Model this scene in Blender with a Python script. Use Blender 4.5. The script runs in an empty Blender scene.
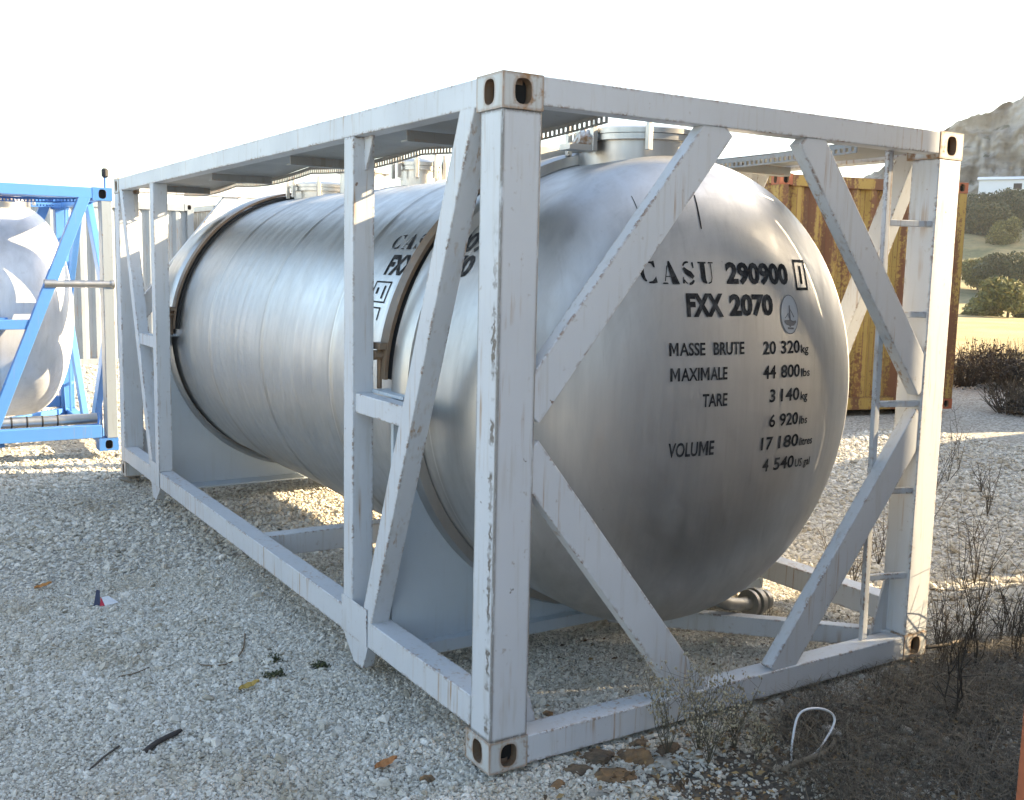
import bpy, bmesh, math, random
import numpy as np
from mathutils import Vector, Matrix, noise
S = bpy.context.scene
COL = S.collection
rnd = random.Random(7)
R_ = math.radians
sin, cos, pi = math.sin, math.cos, math.pi

# ------------------------------------------------------------------ camera
F_PX, CX, CY, CZ, YAW, PITCH, ROLL = 1040.80, -1.826252, -2.993853, 1.800355, 0.5627506, -0.1271592, 0.0219740
fw = Vector((sin(YAW)*cos(PITCH), cos(YAW)*cos(PITCH), sin(PITCH)))
rt = Vector((cos(YAW), -sin(YAW), 0)); up = rt.cross(fw)
r2 = cos(ROLL)*rt + sin(ROLL)*up; u2 = -sin(ROLL)*rt + cos(ROLL)*up
cam_d = bpy.data.cameras.new('camera'); cam = bpy.data.objects.new('camera', cam_d); COL.objects.link(cam)
M4 = Matrix((r2, u2, -fw)).transposed().to_4x4(); M4.translation = Vector((CX, CY, CZ))
cam.matrix_world = M4
cam_d.sensor_fit = 'HORIZONTAL'; cam_d.sensor_width = 36; cam_d.lens = F_PX/1024*36
cam_d.clip_start = .05; cam_d.clip_end = 3000
S.camera = cam

# ------------------------------------------------------------------ light
SUN_EL, SUN_OFF = R_(24), R_(19)            # sun stands towards +x, turned 19 degrees to -y
w = bpy.data.worlds.new("World"); S.world = w; w.use_nodes = True
nt = w.node_tree; bg = nt.nodes['Background']
sky = nt.nodes.new('ShaderNodeTexSky'); sky.sky_type = 'NISHITA'; sky.sun_disc = False
sky.sun_elevation = SUN_EL; sky.sun_rotation = R_(90)+SUN_OFF
sky.air_density = 1.0; sky.dust_density = 2.0; sky.ozone_density = 1.5; sky.altitude = 50
nt.links.new(sky.outputs[0], bg.inputs[0]); bg.inputs[1].default_value = 0.145
sun_d = bpy.data.lights.new('sun', 'SUN'); sun_d.energy = 5.0; sun_d.angle = R_(.5); sun_d.color = (1, .84, .62)
sun = bpy.data.objects.new('sun', sun_d); COL.objects.link(sun)
sv = Vector((cos(SUN_OFF)*cos(SUN_EL), -sin(SUN_OFF)*cos(SUN_EL), sin(SUN_EL)))
sun.rotation_euler = sv.to_track_quat('Z', 'Y').to_euler(); sun.location = (20, -8, 15)
S.view_settings.view_transform = 'Standard'; S.view_settings.look = 'None'
S.view_settings.exposure = 2.1; S.view_settings.gamma = 1; S.view_settings.use_curve_mapping = False
S.view_settings.use_white_balance = True; S.view_settings.white_balance_temperature = 7450; S.view_settings.white_balance_tint = 8
S.render.engine = 'CYCLES'; S.cycles.max_bounces = 6; S.cycles.use_denoising = True

# ------------------------------------------------------------------ node helpers
def mat(name, base=(.5,.5,.5), rough=.6, metal=0.):
    m = bpy.data.materials.new(name); m.use_nodes = True
    b = m.node_tree.nodes['Principled BSDF']
    b.inputs['Base Color'].default_value = (*base, 1); b.inputs['Roughness'].default_value = rough; b.inputs['Metallic'].default_value = metal
    return m
class NT:
    def __init__(s, m): s.m = m; s.t = m.node_tree; s.b = s.t.nodes['Principled BSDF']
    def n(s, typ, **kw):
        o = s.t.nodes.new('ShaderNode'+typ)
        for k, v in kw.items():
            if k in o.inputs: 
                o.inputs[k].default_value = v
            else: setattr(o, k, v)
        return o
    def l(s, a, b): s.t.links.new(a, b)
    def coord(s, scale=(1,1,1), which='Object'):
        c = s.n('TexCoord'); m = s.n('Mapping'); m.inputs['Scale'].default_value = scale
        s.l(c.outputs[which], m.inputs['Vector']); return m.outputs[0]
    def noise(s, vec, scale=5, detail=4, rough=.55, dist=0):
        o = s.n('TexNoise'); o.inputs['Scale'].default_value = scale; o.inputs['Detail'].default_value = detail
        o.inputs['Roughness'].default_value = rough; o.inputs['Distortion'].default_value = dist
        s.l(vec, o.inputs['Vector']); return o.outputs['Fac']
    def ramp(s, fac, stops, interp='LINEAR'):
        o = s.n('ValToRGB'); e = o.color_ramp.elements; o.color_ramp.interpolation = interp
        while len(e) < len(stops): e.new(.5)
        for i, (p, c) in enumerate(stops):
            e[i].position = p; e[i].color = (*c, 1) if len(c) == 3 else c
        s.l(fac, o.inputs[0]); return o.outputs[0]
    def val(s, fac, a, b, lo=0., hi=1.):
        o = s.n('MapRange'); o.inputs[1].default_value = a; o.inputs[2].default_value = b; o.inputs[3].default_value = lo; o.inputs[4].default_value = hi
        s.l(fac, o.inputs[0]); return o.outputs[0]
    def mix(s, fac, a, b, mode='MIX'):
        o = s.n('Mix', data_type='RGBA', blend_type=mode)
        for sock, v in ((o.inputs[0], fac), (o.inputs[6], a), (o.inputs[7], b)):
            if isinstance(v, (tuple, list)): sock.default_value = (*v, 1) if len(v) == 3 else v
            elif isinstance(v, (int, float)): sock.default_value = v
            else: s.l(v, sock)
        return o.outputs[2]
    def math(s, op, a, b=0.):
        o = s.n('Math', operation=op)
        for sock, v in ((o.inputs[0], a), (o.inputs[1], b)):
            if isinstance(v, (int, float)): sock.default_value = v
            else: s.l(v, sock)
        return o.outputs[0]
    def bump(s, h, strength=.3, dist=.01):
        o = s.n('Bump'); o.inputs['Strength'].default_value = strength; o.inputs['Distance'].default_value = dist
        s.l(h, o.inputs['Height']); s.l(o.outputs[0], s.b.inputs['Normal'])
    def edge(s, radius=.012):
        bv = s.n('Bevel', samples=3); bv.inputs['Radius'].default_value = radius
        g = s.n('NewGeometry'); d = s.n('VectorMath', operation='DOT_PRODUCT')
        s.l(bv.outputs[0], d.inputs[0]); s.l(g.outputs['Normal'], d.inputs[1])
        return s.val(d.outputs['Value'], .999, .93)

def paint(name, base, chip=.5, rust=(.10,.055,.03), streak=.4, rough=.42, worn=0., panel=0., scrape=False):
    """weathered sheet-steel paint: dirt film, streaks that run down, chips along the arrises"""
    m = mat(name, base, rough); k = NT(m)
    v = k.coord(); vs = k.coord((9, 9, .7))
    n1 = k.noise(v, 2.2, 5); n2 = k.noise(v, 28, 5, .65); st = k.noise(vs, 3.5, 4, .6)
    c = k.mix(k.val(n1, .3, .75, 0, .55), base, tuple(x*.80 for x in base))
    c = k.mix(k.val(st, .55, .8, 0, streak), c, tuple(a*b for a, b in zip(base, (.66,.58,.46))))
    ru = k.math('MULTIPLY', k.val(k.noise(k.coord((13, 13, .55)), 3.1, 4, .62), .56, .66), k.val(k.noise(v, 2.6, 3, .5), .50, .64))
    c = k.mix(k.math('MULTIPLY', ru, min(.85, chip*.85)), c, (.32,.18,.07))
    c = k.mix(k.val(n2, .63, .72, 0, .5*chip+.1), c, tuple(a*b for a, b in zip(base, (.55,.45,.36))))
    e = k.edge(.016)
    big = k.noise(v, 7, 3, .6)
    mask = k.math('MULTIPLY', k.val(e, .02, .3), k.val(k.noise(v, 46, 4, .7), .60-.13*chip, .66-.13*chip))
    mask = k.math('MULTIPLY', mask, k.val(big, .42, .58))
    spots = k.val(k.noise(v, 19, 3, .6), .765-.03*chip, .78-.03*chip)
    mask = k.math('MAXIMUM', mask, k.math('MULTIPLY', spots, .85))
    if chip >= 1.15:
        mask = k.math('MAXIMUM', mask, k.math('MULTIPLY', k.math('MULTIPLY', e, k.val(k.noise(v, 15, 4, .65), .40, .52)), .85))
    if worn:
        sc = k.val(k.noise(k.coord((20, 20, 2.6)), 3, 5, .7), .66-.12*worn, .70-.12*worn)
        mask = k.math('MAXIMUM', mask, k.math('MULTIPLY', sc, k.val(e, .0, .1)))
    if scrape:
        sp = k.n('SeparateXYZ'); k.l(v, sp.inputs[0]); jag = k.math('MULTIPLY', k.math('ADD', k.noise(k.coord((1, 1, 1)), 38, 5, .75), -.5), .09)
        yy = k.math('ABSOLUTE', k.math('ADD', k.math('ADD', sp.outputs[1], -.030), jag))
        cut = k.math('MULTIPLY', k.val(yy, .006, .012, 1, 0), k.val(sp.outputs[0], .012, .016, 1, 0))
        cut = k.math('MULTIPLY', cut, k.val(k.noise(k.coord((.1, .1, 1)), 5.5, 3, .6), .46, .52))
        mask = k.math('MAXIMUM', mask, k.math('MULTIPLY', cut, k.val(sp.outputs[2], 2.0, 1.6)))
    if panel:
        pn = k.math('ADD', k.math('MULTIPLY', k.noise(k.coord((3.2, 3.2, .30)), 1.6, 5, .6), .65), k.math('MULTIPLY', n2, .35))
        c = k.mix(k.val(pn, .60-.13*panel, .66-.13*panel, 0, .92), c, k.mix(k.noise(k.coord((9, 9, 1.2)), 2, 5), rust, tuple(x*2.2 for x in rust)))
    c = k.mix(mask, c, k.mix(n2, rust, tuple(min(1, x*2.6) for x in rust)))
    k.l(c, k.b.inputs['Base Color'])
    k.l(k.val(n1, .2, .8, rough-.06, rough+.14), k.b.inputs['Roughness'])
    k.bump(k.math('ADD', k.math('MULTIPLY', n2, .25), k.math('MULTIPLY', mask, -.5)), .25, .003)
    return m

MT = {}
MT['white'] = paint('white_frame_paint', (.575,.595,.62), .95, streak=.5)
MT['white_worn'] = paint('scraped_white_paint', (.575,.595,.62), 1.3, (.075,.062,.05), .5, worn=2.2, scrape=True)
MT['casting'] = paint('rusty_casting_paint', (.52,.53,.52), 1.3, (.15,.075,.028), 1., worn=2.0, panel=.62)
MT['blue'] = paint('blue_frame_paint', (.075,.24,.58), .2, streak=.15)
MT['blue_casting'] = paint('blue_casting_paint', (.055,.20,.52), .5, streak=.2)
MT['saddle'] = paint('saddle_paint', (.50,.56,.61), .1, streak=.25)
MT['walk'] = paint('walkway_plate_paint', (.27,.28,.28), .7, (.16,.08,.04), .7)
MT['yellow'] = paint('rusting_yellow_paint', (.38,.24,.055), 1.5, (.085,.028,.012), 1.0, .6, worn=1.3, panel=.98)
MT['redbrown'] = paint('red_brown_container_paint', (.33,.085,.035), .9, (.07,.03,.015), .5, .6)
MT['beige'] = paint('beige_container_paint', (.24,.19,.105), .8, streak=.7)
MT['palegrey'] = paint('pale_grey_container_paint', (.27,.31,.35), .6, streak=.4)
MT['rustwhite'] = paint('rust_spotted_white_paint', (.62,.60,.55), 1.8, (.16,.06,.02), 1.0, worn=1.2)
MT['greyc'] = paint('grey_container_paint', (.30,.29,.30), .7, streak=.5)
MT['orange_post'] = paint('rusty_orange_paint', (.36,.10,.04), .9, (.09,.035,.015), .6, .6, panel=.3)
MT['brown'] = paint('brown_container_paint', (.10,.06,.035), .8, streak=.4)
MT['dark'] = mat('dark_cavity', (.012,.011,.010), .9)
MT['black'] = mat('stencil_black', (.018,.018,.02), .85)
MT['black'].node_tree.nodes['Principled BSDF'].inputs['Specular IOR Level'].default_value = .15
_k = NT(MT['black']); _k.l(_k.mix(_k.val(_k.noise(_k.coord(), 26, 5, .7), .45, .72), (.016,.016,.018), (.085,.085,.085)), _k.b.inputs['Base Color'])
MT['rubber_gap'] = mat('black_rubber_and_gap', (.02,.02,.02), .7)
MT['timber'] = mat('weathered_timber', (.11,.085,.06), .9)

def steel(name, base=(.60,.60,.59), rough=.3, axis='y', wob=1., seams=False):
    m = mat(name, base, rough, 1.0); k = NT(m)
    v = k.coord()
    fine = k.noise(k.coord((1, 26, 1)), 9, 4, .6)
    st = k.noise(k.coord((5, 5, .55)), 2.6, 5, .62, .4); n = k.noise(v, 3.2, 5, .6); big = k.noise(v, .9, 3)
    run = k.noise(k.coord((16, 7, .8)), 2.2, 4, .6)
    c = k.mix(k.val(st, .4, .75), base, tuple(x*.84 for x in base))
    c = k.mix(k.val(n, .5, .8, 0, .35), c, (.46,.42,.36))
    c = k.mix(k.val(big, .35, .7, 0, .3), c, tuple(min(1, x*1.12) for x in base))
    c = k.mix(k.val(run, .60, .74, 0, .28), c, (.36,.335,.30))
    speck = k.val(k.noise(v, 34, 4, .7), .70, .74, 0, .55)
    c = k.mix(speck, c, (.20,.17,.14))
    r = k.math('ADD', k.val(st, .25, .8, rough-.07, rough+.12), k.val(fine, .3, .7, -.04, .05))
    h = k.math('ADD', k.math('MULTIPLY', k.noise(k.coord((1.1, 3.0, .55)), 2.1, 2, .5), 1.6*wob), k.math('MULTIPLY', fine, .012))
    if seams:
        sp = k.n('SeparateXYZ'); k.l(v, sp.inputs[0])
        q = k.math('MULTIPLY', k.math('ADD', sp.outputs[1], -1.92+1.065*4.5), 1/1.065)
        d = k.math('MULTIPLY', k.math('ABSOLUTE', k.math('ADD', k.math('FRACT', q), -.5)), 1.065)     # metres from the nearest ring seam
        heat = k.math('MULTIPLY', k.val(d, .012, .05, .55, 0.), k.val(n, .3, .6, .5, 1.))
        c = k.mix(heat, c, (.40,.36,.31))
        c = k.mix(k.val(d, .003, .008, .6, 0.), c, (.75,.74,.72))
        # every plate of the shell was ground on its own
        pid = k.math('FLOOR', q); pl = k.n('TexWhiteNoise', noise_dimensions='1D'); k.l(pid, pl.inputs['W'])
        c = k.mix(k.val(pl.outputs[0], 0, 1, 0, .25), c, (.44,.43,.42))
        r = k.math('ADD', r, k.val(pl.outputs[0], 0, 1, -.05, .05))
    k.l(c, k.b.inputs['Base Color']); k.l(r, k.b.inputs['Roughness'])
    k.bump(h, .25, .02)
    return m
MT['steel'] = steel('stainless_barrel', (.585,.58,.565), rough=.45, seams=True)
MT['steel_ring'] = steel('stainless_ring', (.50,.49,.47), .38)
MT['valve'] = steel('dull_valve_metal', (.42,.40,.36), .55)
MT['steel_far'] = steel('pale_matt_barrel', (.74,.76,.79), .62, wob=.2, seams=True)
MT['steel_far'].node_tree.nodes['Principled BSDF'].inputs['Metallic'].default_value = .55
MT['strap'] = paint('rusty_strap', (.20,.145,.10), 1.2, (.10,.05,.025), .6)

# ------------------------------------------------------------------ mesh builder
class MB:
    def __init__(s): s.v = []; s.f = []; s.mi = []; s.mats = []
    def slot(s, m):
        if m not in s.mats: s.mats.append(m)
        return s.mats.index(m)
    def add(s, vs, fs, m):
        o = len(s.v); s.v += [tuple(v) for v in vs]; i = s.slot(m)
        for f in fs: s.f.append(tuple(o+a for a in f)); s.mi.append(i)
        return s
    def box(s, a, b, m):
        (x0,y0,z0), (x1,y1,z1) = a, b
        vs = [(x0,y0,z0),(x1,y0,z0),(x1,y1,z0),(x0,y1,z0),(x0,y0,z1),(x1,y0,z1),(x1,y1,z1),(x0,y1,z1)]
        return s.add(vs, [(0,3,2,1),(4,5,6,7),(0,1,5,4),(1,2,6,5),(2,3,7,6),(3,0,4,7)], m)
    def bar(s, p, q, w, d, m, side=(0,1,0)):
        """box bar from p to q; d is its size along `side`, w across"""
        p, q, sd = Vector(p), Vector(q), Vector(side).normalized(); ax = (q-p).normalized()
        t = ax.cross(sd).normalized(); vs = []
        for c in (p, q):
            for a, b in ((-1,-1),(1,-1),(1,1),(-1,1)): vs.append(c + t*(a*w/2) + sd*(b*d/2))
        return s.add(vs, [(0,1,2,3),(7,6,5,4),(0,4,5,1),(1,5,6,2),(2,6,7,3),(3,7,4,0)], m)
    def prism(s, pts, off, m):
        n = len(pts); off = Vector(off); vs = [Vector(p) for p in pts]; vs += [p+off for p in vs]
        fs = [tuple(range(n-1,-1,-1)), tuple(range(n, 2*n))]
        fs += [(i, (i+1) % n, n+(i+1) % n, n+i) for i in range(n)]
        return s.add(vs, fs, m)
    def tube(s, pts, r, m, n=8, cap=True):
        pts = [Vector(p) for p in pts]; rs = r if isinstance(r, (list, tuple)) else [r]*len(pts); vs = []
        prev = None
        for i, p in enumerate(pts):
            ax = (pts[min(i+1, len(pts)-1)] - pts[max(i-1, 0)]).normalized()
            if prev is None:
                prev = Vector((0,0,1)) if abs(ax.z) < .9 else Vector((1,0,0))
            a = (prev - ax*prev.dot(ax)).normalized(); prev = a; b = ax.cross(a)
            for j in range(n): vs.append(p + (a*cos(2*pi*j/n) + b*sin(2*pi*j/n))*rs[i])
        fs = [(i*n+j, i*n+(j+1) % n, (i+1)*n+(j+1) % n, (i+1)*n+j) for i in range(len(pts)-1) for j in range(n)]
        if cap: fs += [tuple(range(n-1,-1,-1)), tuple((len(pts)-1)*n+j for j in range(n))]
        return s.add(vs, fs, m)
    def lathe(s, prof, c, axis, m, n=48):
        """prof: (radius, along)"""
        c = Vector(c); A = Vector(axis).normalized(); X = Vector((1,0,0)) if abs(A.x) < .5 else Vector((0,0,1))
        X = (X - A*X.dot(A)).normalized(); Y = A.cross(X); vs = []
        for r, h in prof:
            for j in range(n): vs.append(c + A*h + (X*cos(2*pi*j/n) + Y*sin(2*pi*j/n))*max(r, 1e-4))
        fs = [(i*n+j, i*n+(j+1) % n, (i+1)*n+(j+1) % n, (i+1)*n+j) for i in range(len(prof)-1) for j in range(n)]
        return s.add(vs, fs, m)
    def build(s, name, parent=None, smooth=False, bevel=0., auto=None):
        me = bpy.data.meshes.new(name); me.from_pydata([tuple(v) for v in s.v], [], s.f)
        for m in s.mats: me.materials.append(m)
        me.polygons.foreach_set('material_index', s.mi)
        if smooth: me.polygons.foreach_set('use_smooth', [True]*len(s.f))
        me.update()
        if auto is not None: me.set_sharp_from_angle(angle=R_(auto))
        o = bpy.data.objects.new(name, me); COL.objects.link(o)
        if parent: o.parent = parent
        if bevel:
            b = o.modifiers.new('bevel', 'BEVEL'); b.width = bevel; b.segments = 2; b.limit_method = 'ANGLE'; b.angle_limit = R_(40)
        return o
def tag(o, label=None, cat=None, group=None, kind=None):
    if label: o['label'] = label
    if cat: o['category'] = cat
    if group: o['group'] = group
    if kind: o['kind'] = kind
    return o
def empty(name, loc, rz=0, label=None, cat=None, group=None):
    o = bpy.data.objects.new(name, None); COL.objects.link(o); o.location = loc; o.rotation_euler = (0,0,rz)
    o.empty_display_size = .3
    return tag(o, label, cat, group)
def mesh_np(name, verts, faces, mats, parent=None, smooth=False, midx=None):
    """fast mesh from numpy arrays, faces (n,3) or (n,4)"""
    me = bpy.data.meshes.new(name); nv, (nf, k) = len(verts), faces.shape
    me.vertices.add(nv); me.vertices.foreach_set('co', verts.astype(np.float32).ravel())
    me.loops.add(nf*k); me.loops.foreach_set('vertex_index', faces.astype(np.int32).ravel())
    me.polygons.add(nf); me.polygons.foreach_set('loop_start', np.arange(0, nf*k, k, dtype=np.int32))
    for m in mats: me.materials.append(m)
    if midx is not None: me.polygons.foreach_set('material_index', midx.astype(np.int32))
    me.polygons.foreach_set('use_smooth', np.full(nf, smooth, dtype=bool))
    me.update(calc_edges=True); me.validate()
    o = bpy.data.objects.new(name, me); COL.objects.link(o)
    if parent: o.parent = parent
    return o

# ------------------------------------------------------------------ ground
def sm(t): t = max(0., min(1., t)); return t*t*(3-2*t)
def gz(x, y):
    z = -.028 - .05*sm((y-1)/6)*sm((2.5-x)/3) + .24*sm((x-3.2)/4.5)*sm((y+2)/4)
    d = math.hypot(x-1, y-2)
    z += .014*noise.noise((x*.9, y*.9, 0))*(0.35 if (-.2 < x < 2.6 and -.2 < y < 6.2) else 1) + .006*noise.noise((x*3.3, y*3.3, 4))
    if d > 18: z += .25*sm((d-18)/25)*noise.noise((x*.06, y*.06, 9))
    return z
def soil_at(x, y):
    n = noise.noise((x*2.1, y*2.1, 2))+.7*noise.noise((x*6, y*6, 3))
    return sm((x-.14+.4*n)/.5)*sm((.08*max(0, x-.9)-y-.02+.16*n)/.24)
def gmat():
    m = mat('limestone_gravel_ground', rough=.95); k = NT(m)
    c = k.coord()
    vo = k.n('TexVoronoi'); vo.inputs['Scale'].default_value = 42; k.l(c, vo.inputs['Vector'])
    sep = k.n('SeparateColor'); k.l(vo.outputs['Color'], sep.inputs[0])
    g = k.ramp(sep.outputs[0], [(0, (.26,.235,.195)), (.35, (.46,.43,.37)), (1, (.65,.615,.545))])
    g = k.mix(k.val(vo.outputs['Distance'], .25, .75, 0, .6), g, (.16,.145,.12))
    dirt = k.noise(c, .55, 6, .62); fine = k.noise(c, 5, 5, .65)
    g = k.mix(k.val(k.math('ADD', k.math('MULTIPLY', dirt, .7), k.math('MULTIPLY', fine, .3)), .52, .66, 0, .6), g, (.26,.21,.145))
    # brown soil and litter by the near end of the frame, golden dry field further out
    sx = k.n('SeparateXYZ'); k.l(c, sx.inputs[0])
    n2 = k.math('MULTIPLY', k.math('ADD', fine, -.5), .35)
    edge = k.math('ADD', k.math('MULTIPLY', k.math('MAXIMUM', k.math('ADD', sx.outputs[0], -.9), 0.), .08), k.math('MULTIPLY', sx.outputs[1], -1.))
    near = k.math('MULTIPLY', k.val(k.math('ADD', edge, n2), .0, .26), k.val(k.math('ADD', sx.outputs[0], n2), .10, .6))
    near = k.math('MULTIPLY', near, k.val(sx.outputs[0], 12., 7.))
    g = k.mix(k.math('MULTIPLY', near, .9), g, k.mix(k.val(fine, .35, .65), (.026,.021,.016), (.085,.066,.047)))
    far = k.val(k.math('ADD', k.math('MULTIPLY', sx.outputs[0], 1.), k.math('MULTIPLY', k.noise(c, .16, 4), 10)), 17, 22)
    field = k.mix(k.val(k.noise(k.coord((.3, .3, 1)), 1.1, 6, .7), .4, .62), (.36,.27,.13), (.21,.18,.075))
    g = k.mix(far, g, field)
    k.l(g, k.b.inputs['Base Color'])
    k.bump(k.math('ADD', k.math('MULTIPLY', vo.outputs['Distance'], -1), k.math('MULTIPLY', fine, 1.)), .9, .012)
    return m
us = np.linspace(-1, 1, 321); axs = np.sinh(us*6.4)/np.sinh(6.4)*1500
gx, gy = np.meshgrid(axs+.6, axs+2.0)
gzv = np.array([gz(x, y) for x, y in zip(gx.ravel(), gy.ravel())])
n_ = len(us); idx = np.arange(n_*n_).reshape(n_, n_)
gf = np.stack([idx[:-1,:-1], idx[:-1,1:], idx[1:,1:], idx[1:,:-1]], -1).reshape(-1, 4)
ground = mesh_np('ground', np.c_[gx.ravel(), gy.ravel(), gzv], gf, [gmat()], smooth=True)
tag(ground, 'pale limestone gravel yard running out to a dry field', 'ground', kind='structure')

# loose limestone chippings (one uncountable cover)
def stones():
    g = np.random.default_rng(3)
    t = (1+5**.5)/2
    iv = np.array([(-1,t,0),(1,t,0),(-1,-t,0),(1,-t,0),(0,-1,t),(0,1,t),(0,-1,-t),(0,1,-t),(t,0,-1),(t,0,1),(-t,0,-1),(-t,0,1)])/math.sqrt(1+t*t)
    fi = np.array([(0,11,5),(0,5,1),(0,1,7),(0,7,10),(0,10,11),(1,5,9),(5,11,4),(11,10,2),(10,7,6),(7,1,8),(3,9,4),(3,4,2),(3,2,6),(3,6,8),(3,8,9),(4,9,5),(2,4,11),(6,2,10),(8,6,7),(9,8,1)])
    P = []
    def zone(n, x0, x1, y0, y1, s0, s1, keep):
        x = g.uniform(x0, x1, n); y = g.uniform(y0, y1, n); s = s0*np.exp(g.normal(0, .36, n)); s *= np.array([.80+.42*sm(.5+1.2*noise.noise((a*.8, b*.8, 5))) for a, b in zip(x, y)]); s = np.clip(s, s0*.45, s1)
        ok = np.array([keep(a, b) for a, b in zip(x, y)]) > g.uniform(0, 1, n)
        P.append(np.c_[x, y, s][ok])
    def dens(x, y):
        nz = noise.noise((x*1.3, y*1.3, 2))*.5 + noise.noise((x*4, y*4, 8))*.25
        d = .85 + nz*.5
        d *= 1-.85*soil_at(x, y)
        # seen wedge only
        dx, dy = x-CX, y-CY; a = math.atan2(dx, dy)-YAW
        if abs(a) > .54: return 0
        return d
    zone(350000, -1.9, 3.2, -1.0, 3.2, .0057, .018, dens)
    zone(90000, -1.6, 6.5, 3.2, 7.6, .0095, .022, dens)
    zone(30000, 2.5, 7.5, -.2, 4.0, .012, .03, dens)
    zone(30000, -1.5, 12, 6.0, 16, .017, .035, dens)
    zone(700, -1.9, 3.2, -.6, 5, .019, .030, dens)
    P = np.concatenate(P); n = len(P)
    z = np.array([gz(a, b) for a, b in P[:, :2]])
    sc = g.uniform(.6, 1.25, (n, 1, 3)); sc[:, :, 2] *= .72
    V = iv[None]*sc + g.normal(0, .16, (n, 12, 3))
    q = g.uniform(0, 2*np.pi, n); tl = g.normal(0, .5, (n, 2))
    c, s = np.cos(q), np.sin(q)
    X = V[..., 0]*c[:, None]-V[..., 1]*s[:, None]; Y = V[..., 0]*s[:, None]+V[..., 1]*c[:, None]; Z = V[..., 2] + X*tl[:, :1]*.4 + Y*tl[:, 1:]*.4
    V = np.stack([X, Y, Z], -1)*P[:, 2][:, None, None]
    V += np.stack([P[:, 0], P[:, 1], z + P[:, 2]*.28], -1)[:, None]
    F = (fi[None]+12*np.arange(n)[:, None, None]).reshape(-1, 3)
    m = mat('limestone_chipping', rough=.9); k = NT(m)
    at = k.n('Attribute', attribute_name='tint')
    cc = k.ramp(at.outputs['Fac'], [(0, (.15,.125,.09)), (.12, (.35,.315,.25)), (.5, (.56,.525,.455)), (.86, (.70,.665,.595)), (1, (.78,.755,.695))])
    cc = k.mix(k.val(k.math('ADD', k.math('MULTIPLY', k.noise(k.coord(), 1.3, 5, .6), .75), k.math('MULTIPLY', k.noise(k.coord(), 9, 3), .25)), .52, .64, 0, .55), cc, (.34,.27,.17))
    cc = k.mix(k.val(k.noise(k.coord(), 120, 3), .4, .7, 0, .35), cc, (.28,.25,.2))
    k.l(cc, k.b.inputs['Base Color'])
    o = mesh_np('gravel', V.reshape(-1, 3), F, [m])
    a = o.data.attributes.new('tint', 'FLOAT', 'POINT'); a.data.foreach_set('value', np.repeat(np.clip(g.beta(2.2, 1.8, n), 0, 1), 12).astype(np.float32))
    tag(o, 'loose crushed limestone chippings spread over the yard', 'gravel', kind='stuff')
stones()

# ------------------------------------------------------------------ the tank container
W, L, H = 2.438, 6.058, 2.438
TR, TZ, TX, TY0, TB, TN = 1.0354, 1.2555, 1.219, .0749, .4858, 2.272
def head_y(x, z):
    r = math.hypot(x-TX, z-TZ)/TR
    return TY0 + TB*(1 - max(0., 1-min(1, r)**TN)**(1/TN))

def casting(ox, oy, oz, sx, sy, sz, m):
    """ISO corner casting with real slots: sx, sy, sz = +1/-1 tell to which side of (ox,oy,oz) its body lies"""
    mb = MB(); a, b, c = .162, .172, .118
    def face(cen, U, V, Nn, hu, hv, su, sv):
        cen, U, V, Nn = Vector(cen), Vector(U), Vector(V), Vector(Nn); n = 24; vo = []; vi = []; vd = []
        for i in range(n):
            t = 2*pi*(i+.5)/n; cu, cv = cos(t), sin(t)
            k = min(hu/abs(cu) if abs(cu) > 1e-6 else 9, hv/abs(cv) if abs(cv) > 1e-6 else 9)
            vo.append(cen+U*cu*k+V*cv*k)
            e = (abs(cu/su)**3+abs(cv/sv)**3)**(-1/3)
            vi.append(cen+U*cu*e+V*cv*e); vd.append(cen+U*cu*e+V*cv*e-Nn*.035)
        cors = [cen+U*hu*p+V*hv*q for p, q in ((1,1),(-1,1),(-1,-1),(1,-1))]
        mb.add(vo+vi, [(i, (i+1) % n, n+(i+1) % n, n+i) for i in range(n)], m)
        for p in cors:
            ds = sorted(range(n), key=lambda i: (vo[i]-p).length)[:2]
            mb.add([p, vo[ds[0]], vo[ds[1]]], [(0,1,2)], m)
        mb.add(vi+vd, [(i, (i+1) % n, n+(i+1) % n, n+i) for i in range(n)], MT['strap'])
        mb.add(vd, [tuple(range(n))], MT['dark'])
    cx, cy, cz = ox+sx*a/2, oy+sy*b/2, oz+sz*c/2
    for q in (1, -1):
        f = face if q == 1 else None
        N = (-sx*q, 0, 0); 
        if q == 1:
            face((ox, cy, cz), (0,1,0), (0,0,1), (-sx,0,0), b/2, c/2, .033, .042)
            face((cx, oy, cz), (1,0,0), (0,0,1), (0,-sy,0), a/2, c/2, .033, .042)
            face((cx, cy, oz), (1,0,0), (0,1,0), (0,0,-sz), a/2, b/2, .032, .055)
    x1, y1, z1 = ox+sx*a, oy+sy*b, oz+sz*c
    mb.add([(x1,oy,oz),(x1,y1,oz),(x1,y1,z1),(x1,oy,z1)], [(0,1,2,3)], m)
    mb.add([(ox,y1,oz),(x1,y1,oz),(x1,y1,z1),(ox,y1,z1)], [(0,1,2,3)], m)
    mb.add([(ox,oy,z1),(x1,oy,z1),(x1,y1,z1),(ox,y1,z1)], [(0,1,2,3)], m)
    return mb

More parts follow.
